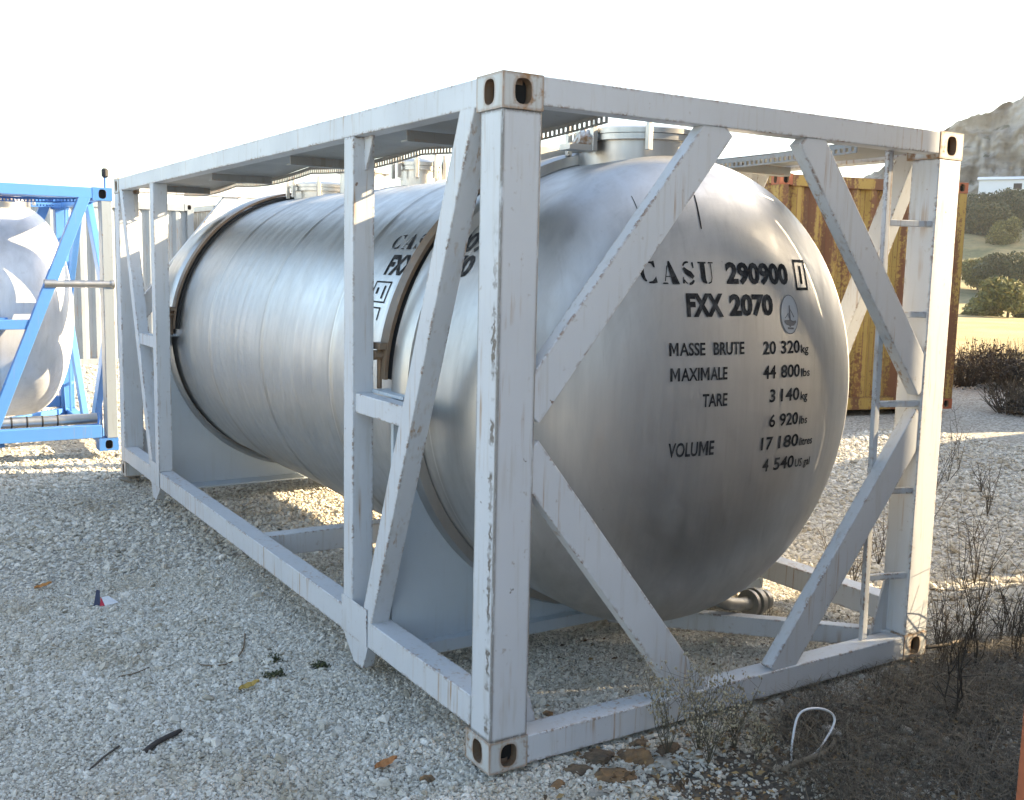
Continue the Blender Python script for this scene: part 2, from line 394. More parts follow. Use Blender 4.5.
# ---- lettering: flat polygons in (u, v) laid onto the steel
def text_polys(s, bold=.0):
    c = bpy.data.curves.new('t', 'FONT'); c.body = s; c.size = 1; c.offset = bold; c.resolution_u = 3; c.fill_mode = 'FRONT'
    o = bpy.data.objects.new('t', c); COL.objects.link(o)
    bpy.context.view_layer.update()
    me = bpy.data.meshes.new_from_object(o.evaluated_get(bpy.context.evaluated_depsgraph_get()))
    bpy.data.objects.remove(o); bpy.data.curves.remove(c)
    vs = [(v.co.x, v.co.y) for v in me.vertices]; fs = [tuple(p.vertices) for p in me.polygons]
    bpy.data.meshes.remove(me); return vs, fs
def stroke(path):
    """path of (x, y, half width)"""
    vs = []; fs = []
    for i, (x, y, h) in enumerate(path):
        a = path[max(0, i-1)]; b = path[min(len(path)-1, i+1)]
        d = Vector((b[0]-a[0], b[1]-a[1])).normalized()
        vs += [(x-d.y*h, y+d.x*h), (x+d.y*h, y-d.x*h)]
    for i in range(len(path)-1): fs.append((2*i, 2*i+1, 2*i+3, 2*i+2))
    return vs, fs
def join(parts):
    V = []; F = []
    for v, f in parts:
        o = len(V); V += v; F += [tuple(o+i for i in q) for q in f]
    return V, F
def poly(pts): return list(pts), [tuple(range(len(pts)))]
def stencil_casu():
    def arc(cx, cy, rx, ry, a0, a1, h0, h1, n=10):
        out = []
        for i in range(n+1):
            t = i/n; a = R_(a0+(a1-a0)*t); out.append((cx+rx*cos(a), cy+ry*sin(a), h0+(h1-h0)*sin(pi*t)))
        return stroke(out)
    P = []
    # C: fat crescent, thin tips with serifs
    P.append(poly([(0,.5)] + [(.36-.36*cos(t), .5+.44*sin(t)) for t in np.linspace(.25, 1.2, 7)] + [(.36-.17*cos(t), .5+.40*sin(t)) for t in np.linspace(1.2, -1.2, 12)] + [(.36-.36*cos(t), .5-.44*sin(t)) for t in np.linspace(1.2, .25, 7)]))
    P.append(poly([(.40,.95),(.62,.97),(.72,1.0),(.74,.70),(.66,.72),(.58,.86),(.40,.90)]))
    P.append(poly([(.36,.09),(.55,.13),(.68,.26),(.74,.34),(.78,.06),(.60,.02),(.36,.03)]))
    # A
    x = 1.04
    P.append(poly([(x+.36,1.0),(x+.44,1.0),(x+.86,.0),(x+.48,.0),(x+.33,.80)]))
    P.append(stroke([(x+.30,.80,.022),(x+.12,.12,.022)])); P.append(poly([(x-.02,0),(x+.02,.07),(x+.24,.07),(x+.28,0)]))
    P.append(stroke([(x+.18,.33,.025),(x+.40,.33,.025)]))
    # S
    x = 2.06
    P.append(stroke([(x+.60,.97,.05),(x+.63,.72,.03)])); P.append(arc(x+.34,.74,.25,.23,75,165,.03,.05))
    P.append(stroke([(x+.10,.72,.06),(x+.24,.56,.12),(x+.42,.46,.13),(x+.60,.30,.09)])); P.append(arc(x+.36,.25,.24,.22,-15,-95,.05,.06))
    P.append(arc(x+.34,.25,.24,.22,-110,-170,.02,.03)); P.append(stroke([(x+.05,.04,.05),(x+.06,.32,.02)]))
    # U
    x = 3.02
    P.append(poly([(x-.06,1),(x+.40,1),(x+.40,.93),(x+.32,.92),(x+.32,.22),(x+.38,.09),(x+.30,.04),(x+.12,.12),(x+.06,.30),(x+.06,.92),(x-.06,.93)]))
    P.append(stroke([(x+.44,.06,.03),(x+.60,.12,.03),(x+.66,.30,.022),(x+.66,.93,.022)])); P.append(stroke([(x+.52,.97,.03),(x+.80,.97,.03)]))
    return join(P)
def fit_to(vf, u0, u1, v0, v1):
    V, Fs = vf; a = np.array(V); lo, hi = a.min(0), a.max(0)
    a = (a-lo)/(hi-lo); return [(u0+(u1-u0)*p, v0+(v1-v0)*q) for p, q in a], Fs
def finer(V, Fs, maxlen):
    bm = bmesh.new(); vv = [bm.verts.new((x, y, 0)) for x, y in V]
    for f in Fs:
        try: bm.faces.new([vv[i] for i in f])
        except ValueError: pass
    bmesh.ops.triangulate(bm, faces=bm.faces[:])
    for _ in range(4):
        ed = [e for e in bm.edges if e.calc_length() > maxlen]
        if not ed: break
        bmesh.ops.subdivide_edges(bm, edges=ed, cuts=1); bmesh.ops.triangulate(bm, faces=bm.faces[:])
    bm.verts.index_update(); bm.verts.ensure_lookup_table()
    r = [(v.co.x, v.co.y) for v in bm.verts], [tuple(v.index for v in f.verts) for f in bm.faces]
    bm.free(); return r
def on_head(vf, parent, m=None, name='lettering', lift=.0015):
    V, Fs = finer(*vf, .02); mb = MB()
    mb.add([(x, head_y(x, z)-lift, z) for x, z in V], Fs, m or MT['black']); return mb.build(name, parent)
def on_side(vf, parent, name='lettering', lift=.0015):
    """u = -y (reads towards the viewer), v = height angle on the left flank"""
    V, Fs = finer(*vf, .03); mb = MB(); vs = []
    for u, v in V:
        y = -u
        r = TR+lift if y > TY0+TB else TR*max(0., 1-((TY0+TB-y)/TB)**TN)**(1/TN)+lift
        a = math.asin(max(-1, min(1, (v-TZ)/TR))); vs.append((TX-r*cos(a), y, TZ+r*sin(a)))
    mb.add(vs, Fs, MT['black']); return mb.build(name, parent)

def tank_container(P, C, name, loc, rz, label, near=True):
    root = empty(name, loc, rz, label, 'tank container', 'framed tank containers in the yard')
    def part(mb, n, bevel=.004, parent=root, **k): return mb.build(n, parent, bevel=bevel, **k)
    worn = MT['white_worn'] if near else P
    for ix in (0, 1):
        for iy in (0, 1):
            ox, oy = ix*W, iy*L; sx, sy = (1, -1)[ix], (1, -1)[iy]
            for oz, sz in ((0, 1), (H, -1)):
                part(casting(ox, oy, oz, sx, sy, sz, C), 'corner_casting', .003)
            b = MB(); e = .0025
            xs = sorted((ox+sx*e, ox+sx*.16)); ys = sorted((oy+sy*e, oy+sy*(.145 if near or ix or iy else .10)))
            b.box((xs[0], ys[0], .1185), (xs[1], ys[1], 2.3195), (worn if near else MT['palegrey']) if (ix, iy) == (0, 0) else P)
            part(b, 'corner_post', .006)
    for ix in (0, 1):
        sx = (1, -1)[ix]; X = lambda v: ix*W+sx*v
        def bx(b, x0, x1, y0, y1, z0, z1): xs = sorted((X(x0), X(x1))); b.box((xs[0], y0, z0), (xs[1], y1, z1), P)
        b = MB(); bx(b, .002, .085, .1725, L-.1725, 2.338, 2.434); part(b, 'top_rail')
        b = MB(); bx(b, .002, .105, .1475, L-.1475, .128, .246); part(b, 'bottom_rail')
        for iy in (0, 1):
            Y = (lambda v: v) if iy == 0 else (lambda v: L-v)
            def by(b, x0, x1, y0, y1, z0, z1): ys = sorted((Y(y0), Y(y1))); bx(b, x0, x1, ys[0], ys[1], z0, z1)
            b = MB(); by(b, 0, .10, 1.213, 1.313, .2465, 2.3375)
            u = part(b, 'upright')
            b = MB(); b.prism([(X(0.003), Y(1.325), .1275), (X(0.003), Y(1.05), .1275), (X(0.003), Y(1.10), .015), (X(0.003), Y(1.20), .015)], (sx*.05, 0, 0), P)
            xs = sorted((X(-.004), X(-.0005))); ys = sorted((Y(1.05), Y(1.325))); b.box((xs[0], ys[0], .129), (xs[1], ys[1], .30), P)
            part(b, 'foot', .003, u)
            b = MB(); b.prism([(X(.05), Y(1.212), 2.337), (X(.05), Y(1.212), 2.20), (X(.05), Y(1.195), 2.20), (X(.05), Y(1.12), 2.337)], (sx*.008, 0, 0), P); part(b, 'gusset', 0, u)
            b = MB(); b.bar((X(.045), Y(.232), 2.36), (X(.045), Y(1.07), .235), .098, .085, P, (1,0,0)); part(b, 'side_brace')
            b = MB(); by(b, .012, .08, .66, 1.2125, 1.150, 1.236); part(b, 'side_strut')
    for iy in (0, 1):
        Y = (lambda v: v) if iy == 0 else (lambda v: L-v); sy = (1, -1)[iy]
        def box(b, x0, x1, y0, y1, z0, z1):
            ys = sorted((Y(y0), Y(y1))); b.box((x0, ys[0], z0), (x1, ys[1], z1), P)
        b = MB(); box(b, .1625, W-.1625, .002, .08, 2.340, 2.436); part(b, 'end_rail')
        b = MB(); box(b, .1625, W-.1625, .002, .105, .006, .112); part(b, 'end_rail')
        for s in (0, 1):
            XX = (lambda v: v) if s == 0 else (lambda v: W-v)
            b = MB(); b.bar((XX(.13), Y(.036), 1.30), (XX(.985), Y(.036), 2.355), .135, .06, P, (0,1,0)); part(b, 'end_brace')
            b = MB(); b.bar((XX(.13), Y(.038), 1.155), (XX(.985), Y(.038), .085), .135, .06, P, (0,1,0)); part(b, 'end_brace')
            b = MB(); b.prism([(XX(.1605), Y(.11), .10), (XX(.27), Y(.11), .10), (XX(.19), Y(.11), .36), (XX(.1605), Y(.11), .40)], (0, sy*.01, 0), P); part(b, 'gusset', 0)
    # ladder on the near end: one thin stile, rungs into the corner post
    b = MB(); b.bar((2.037, .079, 2.342), (2.073, .079, .1125), .034, .022, P, (0,1,0)); lad = part(b, 'ladder', .003)
    for z in (.409, .815, 1.22, 1.626, 2.031):
        xx = 2.073-.036*z/2.34+.019
        b = MB(); b.bar((xx, .079, z), (2.2775, .022, z), .028, .022, P, (.26,1,0)); part(b, 'rung', .003, lad)
    # floor members
    for y in (2.70,):
        b = MB(); b.box((.1055, y-.05, .115), (W-.1055, y+.05, .240), P); part(b, 'floor_beam')
    b = MB(); b.bar((2.30, .10, .075), (1.25, .95, .12), .06, .09, P, (0,0,1)); part(b, 'floor_tie')
    # saddles: a plate cut to the barrel, with base and top flanges
    for iy in (0, 1):
        Y = (lambda v: v) if iy == 0 else (lambda v: L-v)
        b = MB(); n = 40; top = []; 
        ang = [pi + R_(1) + (pi-R_(2))*i/n for i in range(n+1)]
        arc = [(TX+(TR+.012)*cos(a), TZ+(TR+.012)*sin(a)) for a in ang]
        low = [(.1065+(W-.213)*i/n, .075) for i in range(n+1)]
        for y in (Y(1.02), Y(1.045)):
            o = len(top); top += [(x, y, z) for x, z in arc] + [(x, y, z) for x, z in low]
        m_ = n+1; fs = []
        for i in range(n):
            fs += [(i, i+1, m_+i+1, m_+i), (2*m_+i, 3*m_+i, 3*m_+i+1, 2*m_+i+1), (i, 2*m_+i, 2*m_+i+1, i+1), (m_+i, m_+i+1, 3*m_+i+1, 3*m_+i)]
        b.add(top, fs, MT['saddle'] if near else P)
        # side cheeks out to the uprights
        for s in (0, 1):
            X = (lambda v: v) if s == 0 else (lambda v: W-v)
            q = [(X(.1065), Y(1.0205), .075), (X(.1065), Y(1.0205), 1.236), (X(TX-TR-.013), Y(1.0205), 1.236)]
            b.prism(q, (0, (Y(1.0445)-Y(1.0205)), 0), MT['saddle'] if near else P)
            xs = sorted((X(.09), X(.24))); ys = sorted((Y(.90), Y(1.21)))
            b.box((xs[0], ys[0], 1.2365), (xs[1], ys[1], 1.25), MT['saddle'] if near else P)
        ys = sorted((Y(.965), Y(1.0195))); b.box((.1065, ys[0], .076), (W-.1065, ys[1], .13), MT['saddle'] if near else P)
        ys = sorted((Y(1.0455), Y(1.21))); b.box((.1065, ys[0], .076), (W-.1065, ys[1], .088), MT['saddle'] if near else P)
        part(b, 'saddle', .0)
    # barrel with dished ends, weld beads, slight flats
    prof = []
    for i in range(31):
        a = pi/2*i/30; prof.append((TR*sin(a)**(2/TN) if i else 0., TY0+TB*(1-cos(a)**(2/TN) if i < 30 else 1)))
    ys = np.linspace(TY0+TB, L-TY0-TB, 261)[1:-1]
    body = []
    for y in ys:
        bead = sum(.008*math.exp(-((y-c)/.013)**2) for c in (1.92, 2.98, 4.05))
        bead += (.0009+.0009*noise.noise((y*3.1, 0, 6)))*sin(2*pi*(y+.05*sin(5*y)+.02*sin(13*y))/.15)*sm((y-2.9)/.3)*sm((4.75-y)/.3) + .0007*sin(2*pi*y/.19)*sm((y-1.3)/.3)*sm((2.9-y)/.3)
        body.append((TR+bead, y))
    prof = prof + body + [(r, L-y) for r, y in prof[::-1]]
    b = MB(); b.lathe(prof, (TX, 0, TZ), (0, 1, 0), MT['steel'] if near else MT['steel_far'], 160)
    vs = []
    for x, y, z in b.v:
        r = math.hypot(x-TX, z-TZ)
        if r > .05:
            a = math.atan2(z-TZ, x-TX)
            k = 1 + (.0022 if near else .0004)*noise.noise((cos(a)*1.6, sin(a)*1.6, y*1.1)) * min(1, r/.6)
            x, z = TX+(x-TX)*k, TZ+(z-TZ)*k
        vs.append((x, y, z))
    b.v = vs
    tank = part(b, 'tank', 0, smooth=True)
    if not near: tank.location.y = .13
    tag(tank, 'horizontal brushed stainless barrel with domed ends')
    for iy in (0, 1):
        Y = (lambda v: v) if iy == 0 else (lambda v: L-v); s = 1 if iy == 0 else -1
        b = MB(); b.lathe([(TR+.003, 0), (TR+.045, .006), (TR+.055, .03), (TR+.055, .12), (TR+.046, .16), (TR+.030, .19)], (TX, Y(.95), TZ), (0, s, 0), MT['steel_ring'], 96)
        o = part(b, 'collar', 0, tank, smooth=True, auto=35)
        b = MB(); n = 60; a0, a1 = R_(2), R_(178)
        for rr, y0, y1, mm in ((TR+.018, 1.142, 1.245, MT['rubber_gap']), (TR+.05, 1.175, 1.255, MT['strap'])):  # black band paints the dark gap between collar and strap
            vv = []; ff = []
            for i in range(n+1):
                a = a0+(a1-a0)*i/n
                for r, y in ((rr, y0), (rr, y1), (rr-.016, y1), (rr-.016, y0)): vv.append((TX+r*cos(a), Y(y), TZ+r*sin(a)))
            for i in range(n):
                for j in range(4): ff.append((4*i+j, 4*i+(j+1) % 4, 4*i+4+(j+1) % 4, 4*i+4+j))
            ff += [(0,1,2,3), (4*n,4*n+1,4*n+2,4*n+3)]
            b.add(vv, ff, mm)
        st = part(b, 'strap', 0, tank)
        for sx in (-1, 1):
            b = MB()
            x = TX+sx*(TR+.05)
            b.tube([(x-.03, Y(1.225), 1.40), (x+.03, Y(1.225), 1.40)], .022, MT['strap'], 10)
            b.tube([(x, Y(1.225), 1.25), (x, Y(1.225), 1.44)], .012, MT['strap'], 8)
            b.box((x-.02, Y(1.225)-.04, 1.425), (x+.02, Y(1.225)+.04, 1.455), MT['strap'])
            part(b, 'strap_clamp', .002, tank)
    # top fittings
    def manway(y, r, h, nm):
        b = MB(); z0 = TZ+math.sqrt(TR**2-r*r)-.05
        b.lathe([(r, 0), (r, h+.05), (r+.025, h+.05), (r+.025, h+.075), (r, h+.075)], (TX, y, z0), (0,0,1), MT['steel_ring'], 40)
        o = part(b, nm, 0, smooth=True, auto=30)
        b = MB(); b.lathe([(r+.03, h+.077), (r+.03, h+.098), (r*.85, h+.115), (r*.3, h+.13), (0, h+.132)], (TX, y, z0), (0,0,1), MT['steel_ring'], 40)
        b.lathe([(r+.03, h+.077), (0, h+.077)], (TX, y, z0), (0,0,1), MT['steel_ring'], 40)
        part(b, 'lid', 0, o, smooth=True, auto=30)
        for i in range(8):
            a = 2*pi*(i+.3)/8; cx, cy = TX+(r+.05)*cos(a), y+(r+.05)*sin(a)
            b = MB(); b.box((cx-.012, cy-.012, z0+h+.0), (cx+.012, cy+.012, z0+h+.11), MT['steel_ring'])
            b.tube([(cx, cy, z0+h+.10), (cx, cy, z0+h+.15)], .014, MT['steel_ring'], 6); part(b, 'swing_bolt', .002, o)
        return o, z0
    o, z0 = manway(.80, .27, .10, 'manway')
    b = MB(); b.tube([(TX-.34, .74, z0+.13), (TX-.30, .80, z0+.17), (TX-.30, .86, z0+.13)], .035, MT['casting'], 8); b.box((TX-.44, .72, z0+.10), (TX-.30, .80, z0+.125), MT['steel_ring']); part(b, 'hinge', 0, o)
    manway(4.55, .23, .06, 'vent_hatch'); manway(3.0, .11, .10, 'relief_valve')
    b = MB(); b.lathe([(.16, 0), (.16, .16), (.19, .16), (.19, .18), (.10, .2), (.10, .24), (0, .25)], (TX, 3.85, TZ+TR-.03), (0,0,1), MT['steel_ring'], 24); part(b, 'filling_neck', 0, smooth=True, auto=30)
    # spill tray on the crown, between strap and manway
    b = MB()
    for (x0, x1, y0, y1) in ((TX-.52, TX+.52, 1.12, 1.135), (TX-.52, TX+.52, 1.50, 1.515)): b.box((x0, y0, TZ+TR-.16), (x1, y1, TZ+TR+.07), MT['steel_ring'])
    b.box((TX-.52, 1.1355, TZ+TR-.16), (TX-.505, 1.4995, TZ+TR+.07), MT['steel_ring']); b.box((TX+.505, 1.1355, TZ+TR-.16), (TX+.52, 1.4995, TZ+TR+.07), MT['steel_ring'])
    part(b, 'spill_box', .002)
    # walkways: sagging plate with a perforated edge flange
    for (x0, x1, y0, y1, sg) in ((.09, .52, .12, 5.9, 1), (1.90, 2.345, .14, 5.9, .5)):
        b = MB(); nx, ny = 6, 90; vv = []; ff = []
        for lay in (0, -.004):
            for j in range(ny+1):
                for i in range(nx+1):
                    x = x0+(x1-x0)*i/nx; y = y0+(y1-y0)*j/ny
                    t = math.sin(pi*((y-y0) % 1.45)/1.45)
                    vv.append((x, y, 2.372+lay - sg*.028*t*(.4+.6*i/nx) + .012*noise.noise((x*3, y*1.7, 1))))
        m_ = (nx+1)*(ny+1)
        for j in range(ny):
            for i in range(nx):
                a = j*(nx+1)+i; q = (a, a+1, a+nx+2, a+nx+1); ff += [q, tuple(m_+k for k in q[::-1])]
        b.add(vv, ff, MT['walk'] if near else P)
        wk = part(b, 'walkway', 0, smooth=True)
        xe = x1+.003 if x0 < 1 else x0-.003
        b = MB()
        def sagz(y): return sg*.028*math.sin(pi*((y-y0) % 1.45)/1.45)
        N_ = 190
        for j in range(N_):
            ya, yb = y0+(y1-y0)*j/N_, y0+(y1-y0)*(j+1)/N_; zz = -sagz(ya)
            b.box((xe-.002, ya, 2.352+zz), (xe+.002, yb-.0003, 2.372+zz), MT['walk'] if near else P)
            b.box((xe-.002, ya, 2.326+zz), (xe+.002, yb-.0003, 2.334+zz), MT['walk'] if near else P)
            b.box((xe-.002, ya, 2.3343+zz), (xe+.002, ya+.014, 2.3517+zz), MT['walk'] if near else P)
        part(b, 'perforated_edge', 0, wk)
        for y in (.95, 2.3, 3.7, 5.1):
            b = MB(); b.box((x0+.02, y-.03, 2.30), (x1-.02, y+.03, 2.306), MT['walk'] if near else P); b.box((x0+.02, y-.03, 2.3063), (x1-.02, y-.024, 2.345), MT['walk'] if near else P)
            part(b, 'bracket', 0, wk)
    # outlet
    b = MB(); c0 = Vector((1.80, .60, .17)); ax = Vector((1, .12, -.05)).normalized()
    b.lathe([(0, 0), (.034, 0), (.034, .06), (.066, .06), (.066, .08), (.045, .08), (.045, .10), (.07, .10), (.07, .13), (.036, .13), (.036, .17), (.05, .175), (.05, .20), (0, .20)], c0, ax, MT['valve'], 24)
    b.tube([c0-ax*.30+Vector((0,0,.10)), c0-ax*.10+Vector((0,0,.02)), c0+ax*.01], .033, MT['valve'], 16)
    part(b, 'outlet_valve', 0, smooth=True, auto=30)
    return root, tank

tc, tank = tank_container(MT['white'], MT['casting'], 'tank_container', (0,0,0), 0,
    'stainless steel tank in a chipped white frame, black lettering on its domed end')
# lettering on the domed end
on_head(fit_to(stencil_casu(), .748, 1.085, 1.745, 1.838), tank)
T = lambda s, x0, x1, z0, z1, b=.024: on_head(fit_to(text_polys(s, b), x0, x1, z0, z1), tank)
T('290900', 1.147, 1.520, 1.748, 1.840, .05)
fr = [((1.570,1.728),(1.660,1.740)), ((1.570,1.846),(1.660,1.858)), ((1.570,1.740),(1.580,1.846)), ((1.650,1.740),(1.660,1.846)), ((1.608,1.755),(1.624,1.832))]
on_head(join([poly([a, (c[0], a[1]), c, (a[0], c[1])]) for a, c in fr]), tank)
T('FXX', .937, 1.120, 1.620, 1.713, .05); T('2070', 1.152, 1.402, 1.621, 1.712, .05)
def words(x0, x1, z0, z1, bits, b=.024):
    """bits: pieces of a word with their share of its width; M is drawn here, the rest is set in type"""
    tot = sum(w_ for _, w_ in bits)+.10*(len(bits)-1); u = (x1-x0)/tot; x = x0
    for t, w_ in bits:
        xa, xb = x, x+w_*u
        if t == 'M':
            h = z1-z0; q = (xb-xa)*.24; mx = (xa+xb)/2
            P = [poly([(xa,z0),(xa+q,z0),(xa+q,z1),(xa,z1)]), poly([(xb-q,z0),(xb,z0),(xb,z1),(xb-q,z1)]),
                 poly([(xa+q+.0004,z1),(xa+q+.0004,z1-.32*h),(mx,z0+.12*h),(mx,z0+.46*h)]), poly([(mx+.0002,z0+.46*h),(mx+.0002,z0+.12*h),(xb-q-.0004,z1-.32*h),(xb-q-.0004,z1)])]
            on_head(join(P), tank)
        else: T(t, xa, xb, z0, z1, b)
        x = xb+.10*u
words(.848, 1.020, 1.468, 1.520, (('M', .9), ('ASSE', 2.6))); T('BRUTE', 1.062, 1.226, 1.468, 1.520)
words(.852, 1.135, 1.369, 1.421, (('M', .9), ('AXI', 1.75), ('M', .9), ('ALE', 1.75))); T('TARE', 1.009, 1.139, 1.262, 1.315); words(.857, 1.083, 1.064, 1.124, (('VOLU', 2.7), ('M', .9), ('E', .48)))
for a, bq, un, xs, z in (('20', '320', 'kg', (1.334, 1.412, 1.444, 1.570), 1.463), ('44', '800', 'lbs', (1.336, 1.414, 1.446, 1.572), 1.362),
                    ('3', '140', 'kg', (1.380, 1.416, 1.450, 1.574), 1.262), ('6', '920', 'lbs', (1.386, 1.424, 1.452, 1.576), 1.156),
                    ('17', '180', 'litres', (1.348, 1.420, 1.456, 1.592), 1.060), ('4', '540', 'US gal', (1.370, 1.408, 1.440, 1.578), .966)):
    T(a, xs[0], xs[1], z, z+.056); T(bq, xs[2], xs[3], z, z+.056)
    T(un, xs[3]+.010, {'kg': 1.634, 'lbs': 1.644, 'litres': 1.700, 'US gal': 1.702}[un], z-(.012 if 'g' in un else 0), z+.036, .012)
# oval sticker
def oval(cx, cz, a, b, n=24): return poly([(cx+a*cos(2*pi*i/n), cz+b*sin(2*pi*i/n)) for i in range(n)])
ms = mat('faded_sticker', (.42,.43,.44), .6); md = mat('sticker_print', (.12,.12,.13), .6)
on_head(oval(1.507, 1.627, .060, .083), tank, ms, 'sticker', .0012)
sp = [stroke([(1.507,1.575,.006),(1.507,1.665,.004)]), stroke([(1.470,1.600,.004),(1.485,1.594,.010),(1.505,1.592,.013),(1.530,1.590,.010),(1.548,1.598,.004)]),
      stroke([(1.475,1.612,.002),(1.498,1.632,.002),(1.502,1.612,.003)]), stroke([(1.512,1.648,.002),(1.535,1.615,.003)]), stroke([(1.49,1.57,.004),(1.53,1.568,.004)])]
ringp = [stroke([(1.507+.058*cos(2*pi*i/24), 1.627+.081*sin(2*pi*i/24), .0016) for i in range(25)])]
on_head(join(sp+ringp), tank, md, 'sticker_print', .0022)
# thin scratches of old marking
on_head(join([stroke([(1.060,1.968,.003),(1.066,2.03,.004),(1.077,2.106,.003)]), stroke([(.80,2.03,.0015),(.80,2.09,.0015)])]), tank, None, 'scratch')
# lettering along the left flank
on_side(fit_to(stencil_casu(), -1.665, -1.20, 1.870, 1.945), tank); on_side(fit_to(text_polys('290900', .04), -1.10, -.60, 1.856, 1.945), tank)
on_side(fit_to(text_polys('FXX', .045), -1.565, -1.30, 1.750, 1.845), tank); on_side(fit_to(text_polys('2070', .045), -1.12, -.765, 1.752, 1.845), tank)
fr = [((-1.60,1.62),(-1.59,1.72)), ((-1.44,1.62),(-1.43,1.72)), ((-1.59,1.62),(-1.44,1.627)), ((-1.59,1.713),(-1.44,1.72)), ((-1.56,1.66),(-1.54,1.69)), ((-1.49,1.64),(-1.475,1.70)), ((-1.60,1.54),(-1.59,1.60)), ((-1.46,1.54),(-1.45,1.60)), ((-1.59,1.593),(-1.46,1.60)), ((-1.545,1.54),(-1.535,1.593))]
on_side(join([poly([a, (c[0], a[1]), c, (a[0], c[1])]) for a, c in fr]), tank)

bc, _ = tank_container(MT['blue'], MT['blue_casting'], 'tank_container', (.215, 7.2, .0), pi/2,
    'stainless steel tank in a bright blue frame at the left edge', near=False)
b = MB(); b.lathe([(0, 0), (.042, 0), (.042, .03), (.034, .03), (.034, .50), (.042, .50), (.042, .60), (0, .60)], (.02, .0, 1.56), (0, 1, 0), MT['steel_ring'], 20); b.build('document_tube', bc, smooth=True, auto=30)
b = MB(); b.tube([(.05, .05, 2.4385), (.05, .05, 2.54)], .012, MT['blue'], 8); b.tube([(.05, .05, 2.53), (.05, .05, 2.545), (.05, .05, 2.60), (.05, .05, 2.615)], [.015, .03, .03, .018], MT['rubber_gap'], 12); b.build('lock_pin', bc, smooth=True, auto=30)
b = MB(); b.tube([(.17, .16, .29), (.17, 5.6, .29)], .05, MT['steel_ring'], 16)
for y in np.arange(.5, 5.5, .13): b.lathe([(.0515, 0), (.0525, .004), (.0525, .012), (.0515, .016)], (.17, y, .29), (0,1,0), MT['rubber_gap'], 16)
b.build('hose_carrier', bc, smooth=True, auto=30)

# ------------------------------------------------------------------ shipping containers
def ship_container(name, loc, rz, paintm, castm, label, Lc=6.058, Hc=2.591, group=None, postm=None):
    root = empty(name, loc, rz, label, 'shipping container', group); Wc = 2.438
    def part(mb, n, bevel=.0, **k): return mb.build(n, root, bevel=bevel, **k)
    for ix in (0, 1):
        for iy in (0, 1):
            ox, oy = ix*Wc, iy*Lc; sx, sy = (1,-1)[ix], (1,-1)[iy]
            for oz, sz in ((0, 1), (Hc, -1)): part(casting(ox, oy, oz, sx, sy, sz, castm), 'corner_casting', .003)
            b = MB(); xs = sorted((ox+sx*.003, ox+sx*.12)); ys = sorted((oy+sy*.003, oy+sy*.14)); b.box((xs[0], ys[0], .1185), (xs[1], ys[1], Hc-.1185), postm or paintm); part(b, 'corner_post', .005)
    for ix in (0, 1):
        xs = sorted((ix*Wc+(1,-1)[ix]*.004, ix*Wc+(1,-1)[ix]*.07))
        for z0, z1 in ((.002, .16), (Hc-.10, Hc-.002)):
            b = MB(); b.box((xs[0], .1745, z0), (xs[1], Lc-.1745, z1), paintm); part(b, 'side_rail', .004)
    for iy in (0, 1):
        ys = sorted((iy*Lc+(1,-1)[iy]*.004, iy*Lc+(1,-1)[iy]*.07))
        for z0, z1 in ((.01, .15), (Hc-.13, Hc-.008)):
            b = MB(); b.box((.1645, ys[0], z0), (Wc-.1645, ys[1], z1), paintm); part(b, 'end_rail', .004)
    def corr(n, u0, u1, z0, z1, depth, pitch, place):
        us = [u0]; ds = [depth]; u = u0
        while u + pitch < u1:
            for du, d in ((.26, depth), (.50, 0.), (.76, 0.), (1.0, depth)): us.append(u+du*pitch); ds.append(d)
            u += pitch
        us.append(u1); ds.append(depth)
        vs = [place(a, d, z) for a, d in zip(us, ds) for z in (z0, z1)]
        b = MB(); b.add(vs, [(2*i, 2*i+2, 2*i+3, 2*i+1) for i in range(len(us)-1)], paintm); o = part(b, n)
        so = o.modifiers.new('thickness', 'SOLIDIFY'); so.thickness = .003; so.offset = 0
    corr('side_wall', .141, Lc-.141, .161, Hc-.101, .036, .275, lambda u, d, z: (.025+d, u, z))
    corr('side_wall', .141, Lc-.141, .161, Hc-.101, .036, .275, lambda u, d, z: (Wc-.025-d, u, z))
    corr('end_wall', .121, Wc-.121, .151, Hc-.131, .045, .235, lambda u, d, z: (u, .022+d, z))
    corr('end_wall', .121, Wc-.121, .151, Hc-.131, .045, .235, lambda u, d, z: (u, Lc-.022-d, z))
    b = MB(); b.box((.071, .071, Hc-.03), (Wc-.071, Lc-.071, Hc-.02), paintm); part(b, 'roof')
    b = MB(); b.box((.071, .071, .10), (Wc-.071, Lc-.071, .14), MT['timber']); part(b, 'floor')
    return root
GC = 'shipping containers standing around the yard'
YEL = (6.6, 5.1)
zy = .12
ship_container('shipping_container', (YEL[0], YEL[1], zy+.15), R_(-15), MT['yellow'], MT['orange_post'], 'rust-streaked yellow corrugated container behind the white tank frame', group=GC)
for (px, py) in ((YEL[0]+.45, YEL[1]+.2), (YEL[0]+2.2, YEL[1]-.25), (YEL[0]+1.8, YEL[1]+5.2), (YEL[0]+3.5, YEL[1]+4.7)):
    z = gz(px, py)
    b = MB(); b.box((-.3, -.12, 0), (.3, .12, max(.05, zy+.148-z+.02)), MT['timber']); o = b.build('timber_block', bevel=.01); o.location = (px, py, z-.02)
    tag(o, 'dark timber block carrying the yellow container', 'timber', 'timber blocks under the yellow container')
OX = .671
ship_container('shipping_container', (OX, -1.532, gz(1, -2)), R_(-90), MT['greyc'], MT['orange_post'], 'grey container whose rusty orange corner post enters at the lower right edge', group=GC, postm=MT['orange_post'])
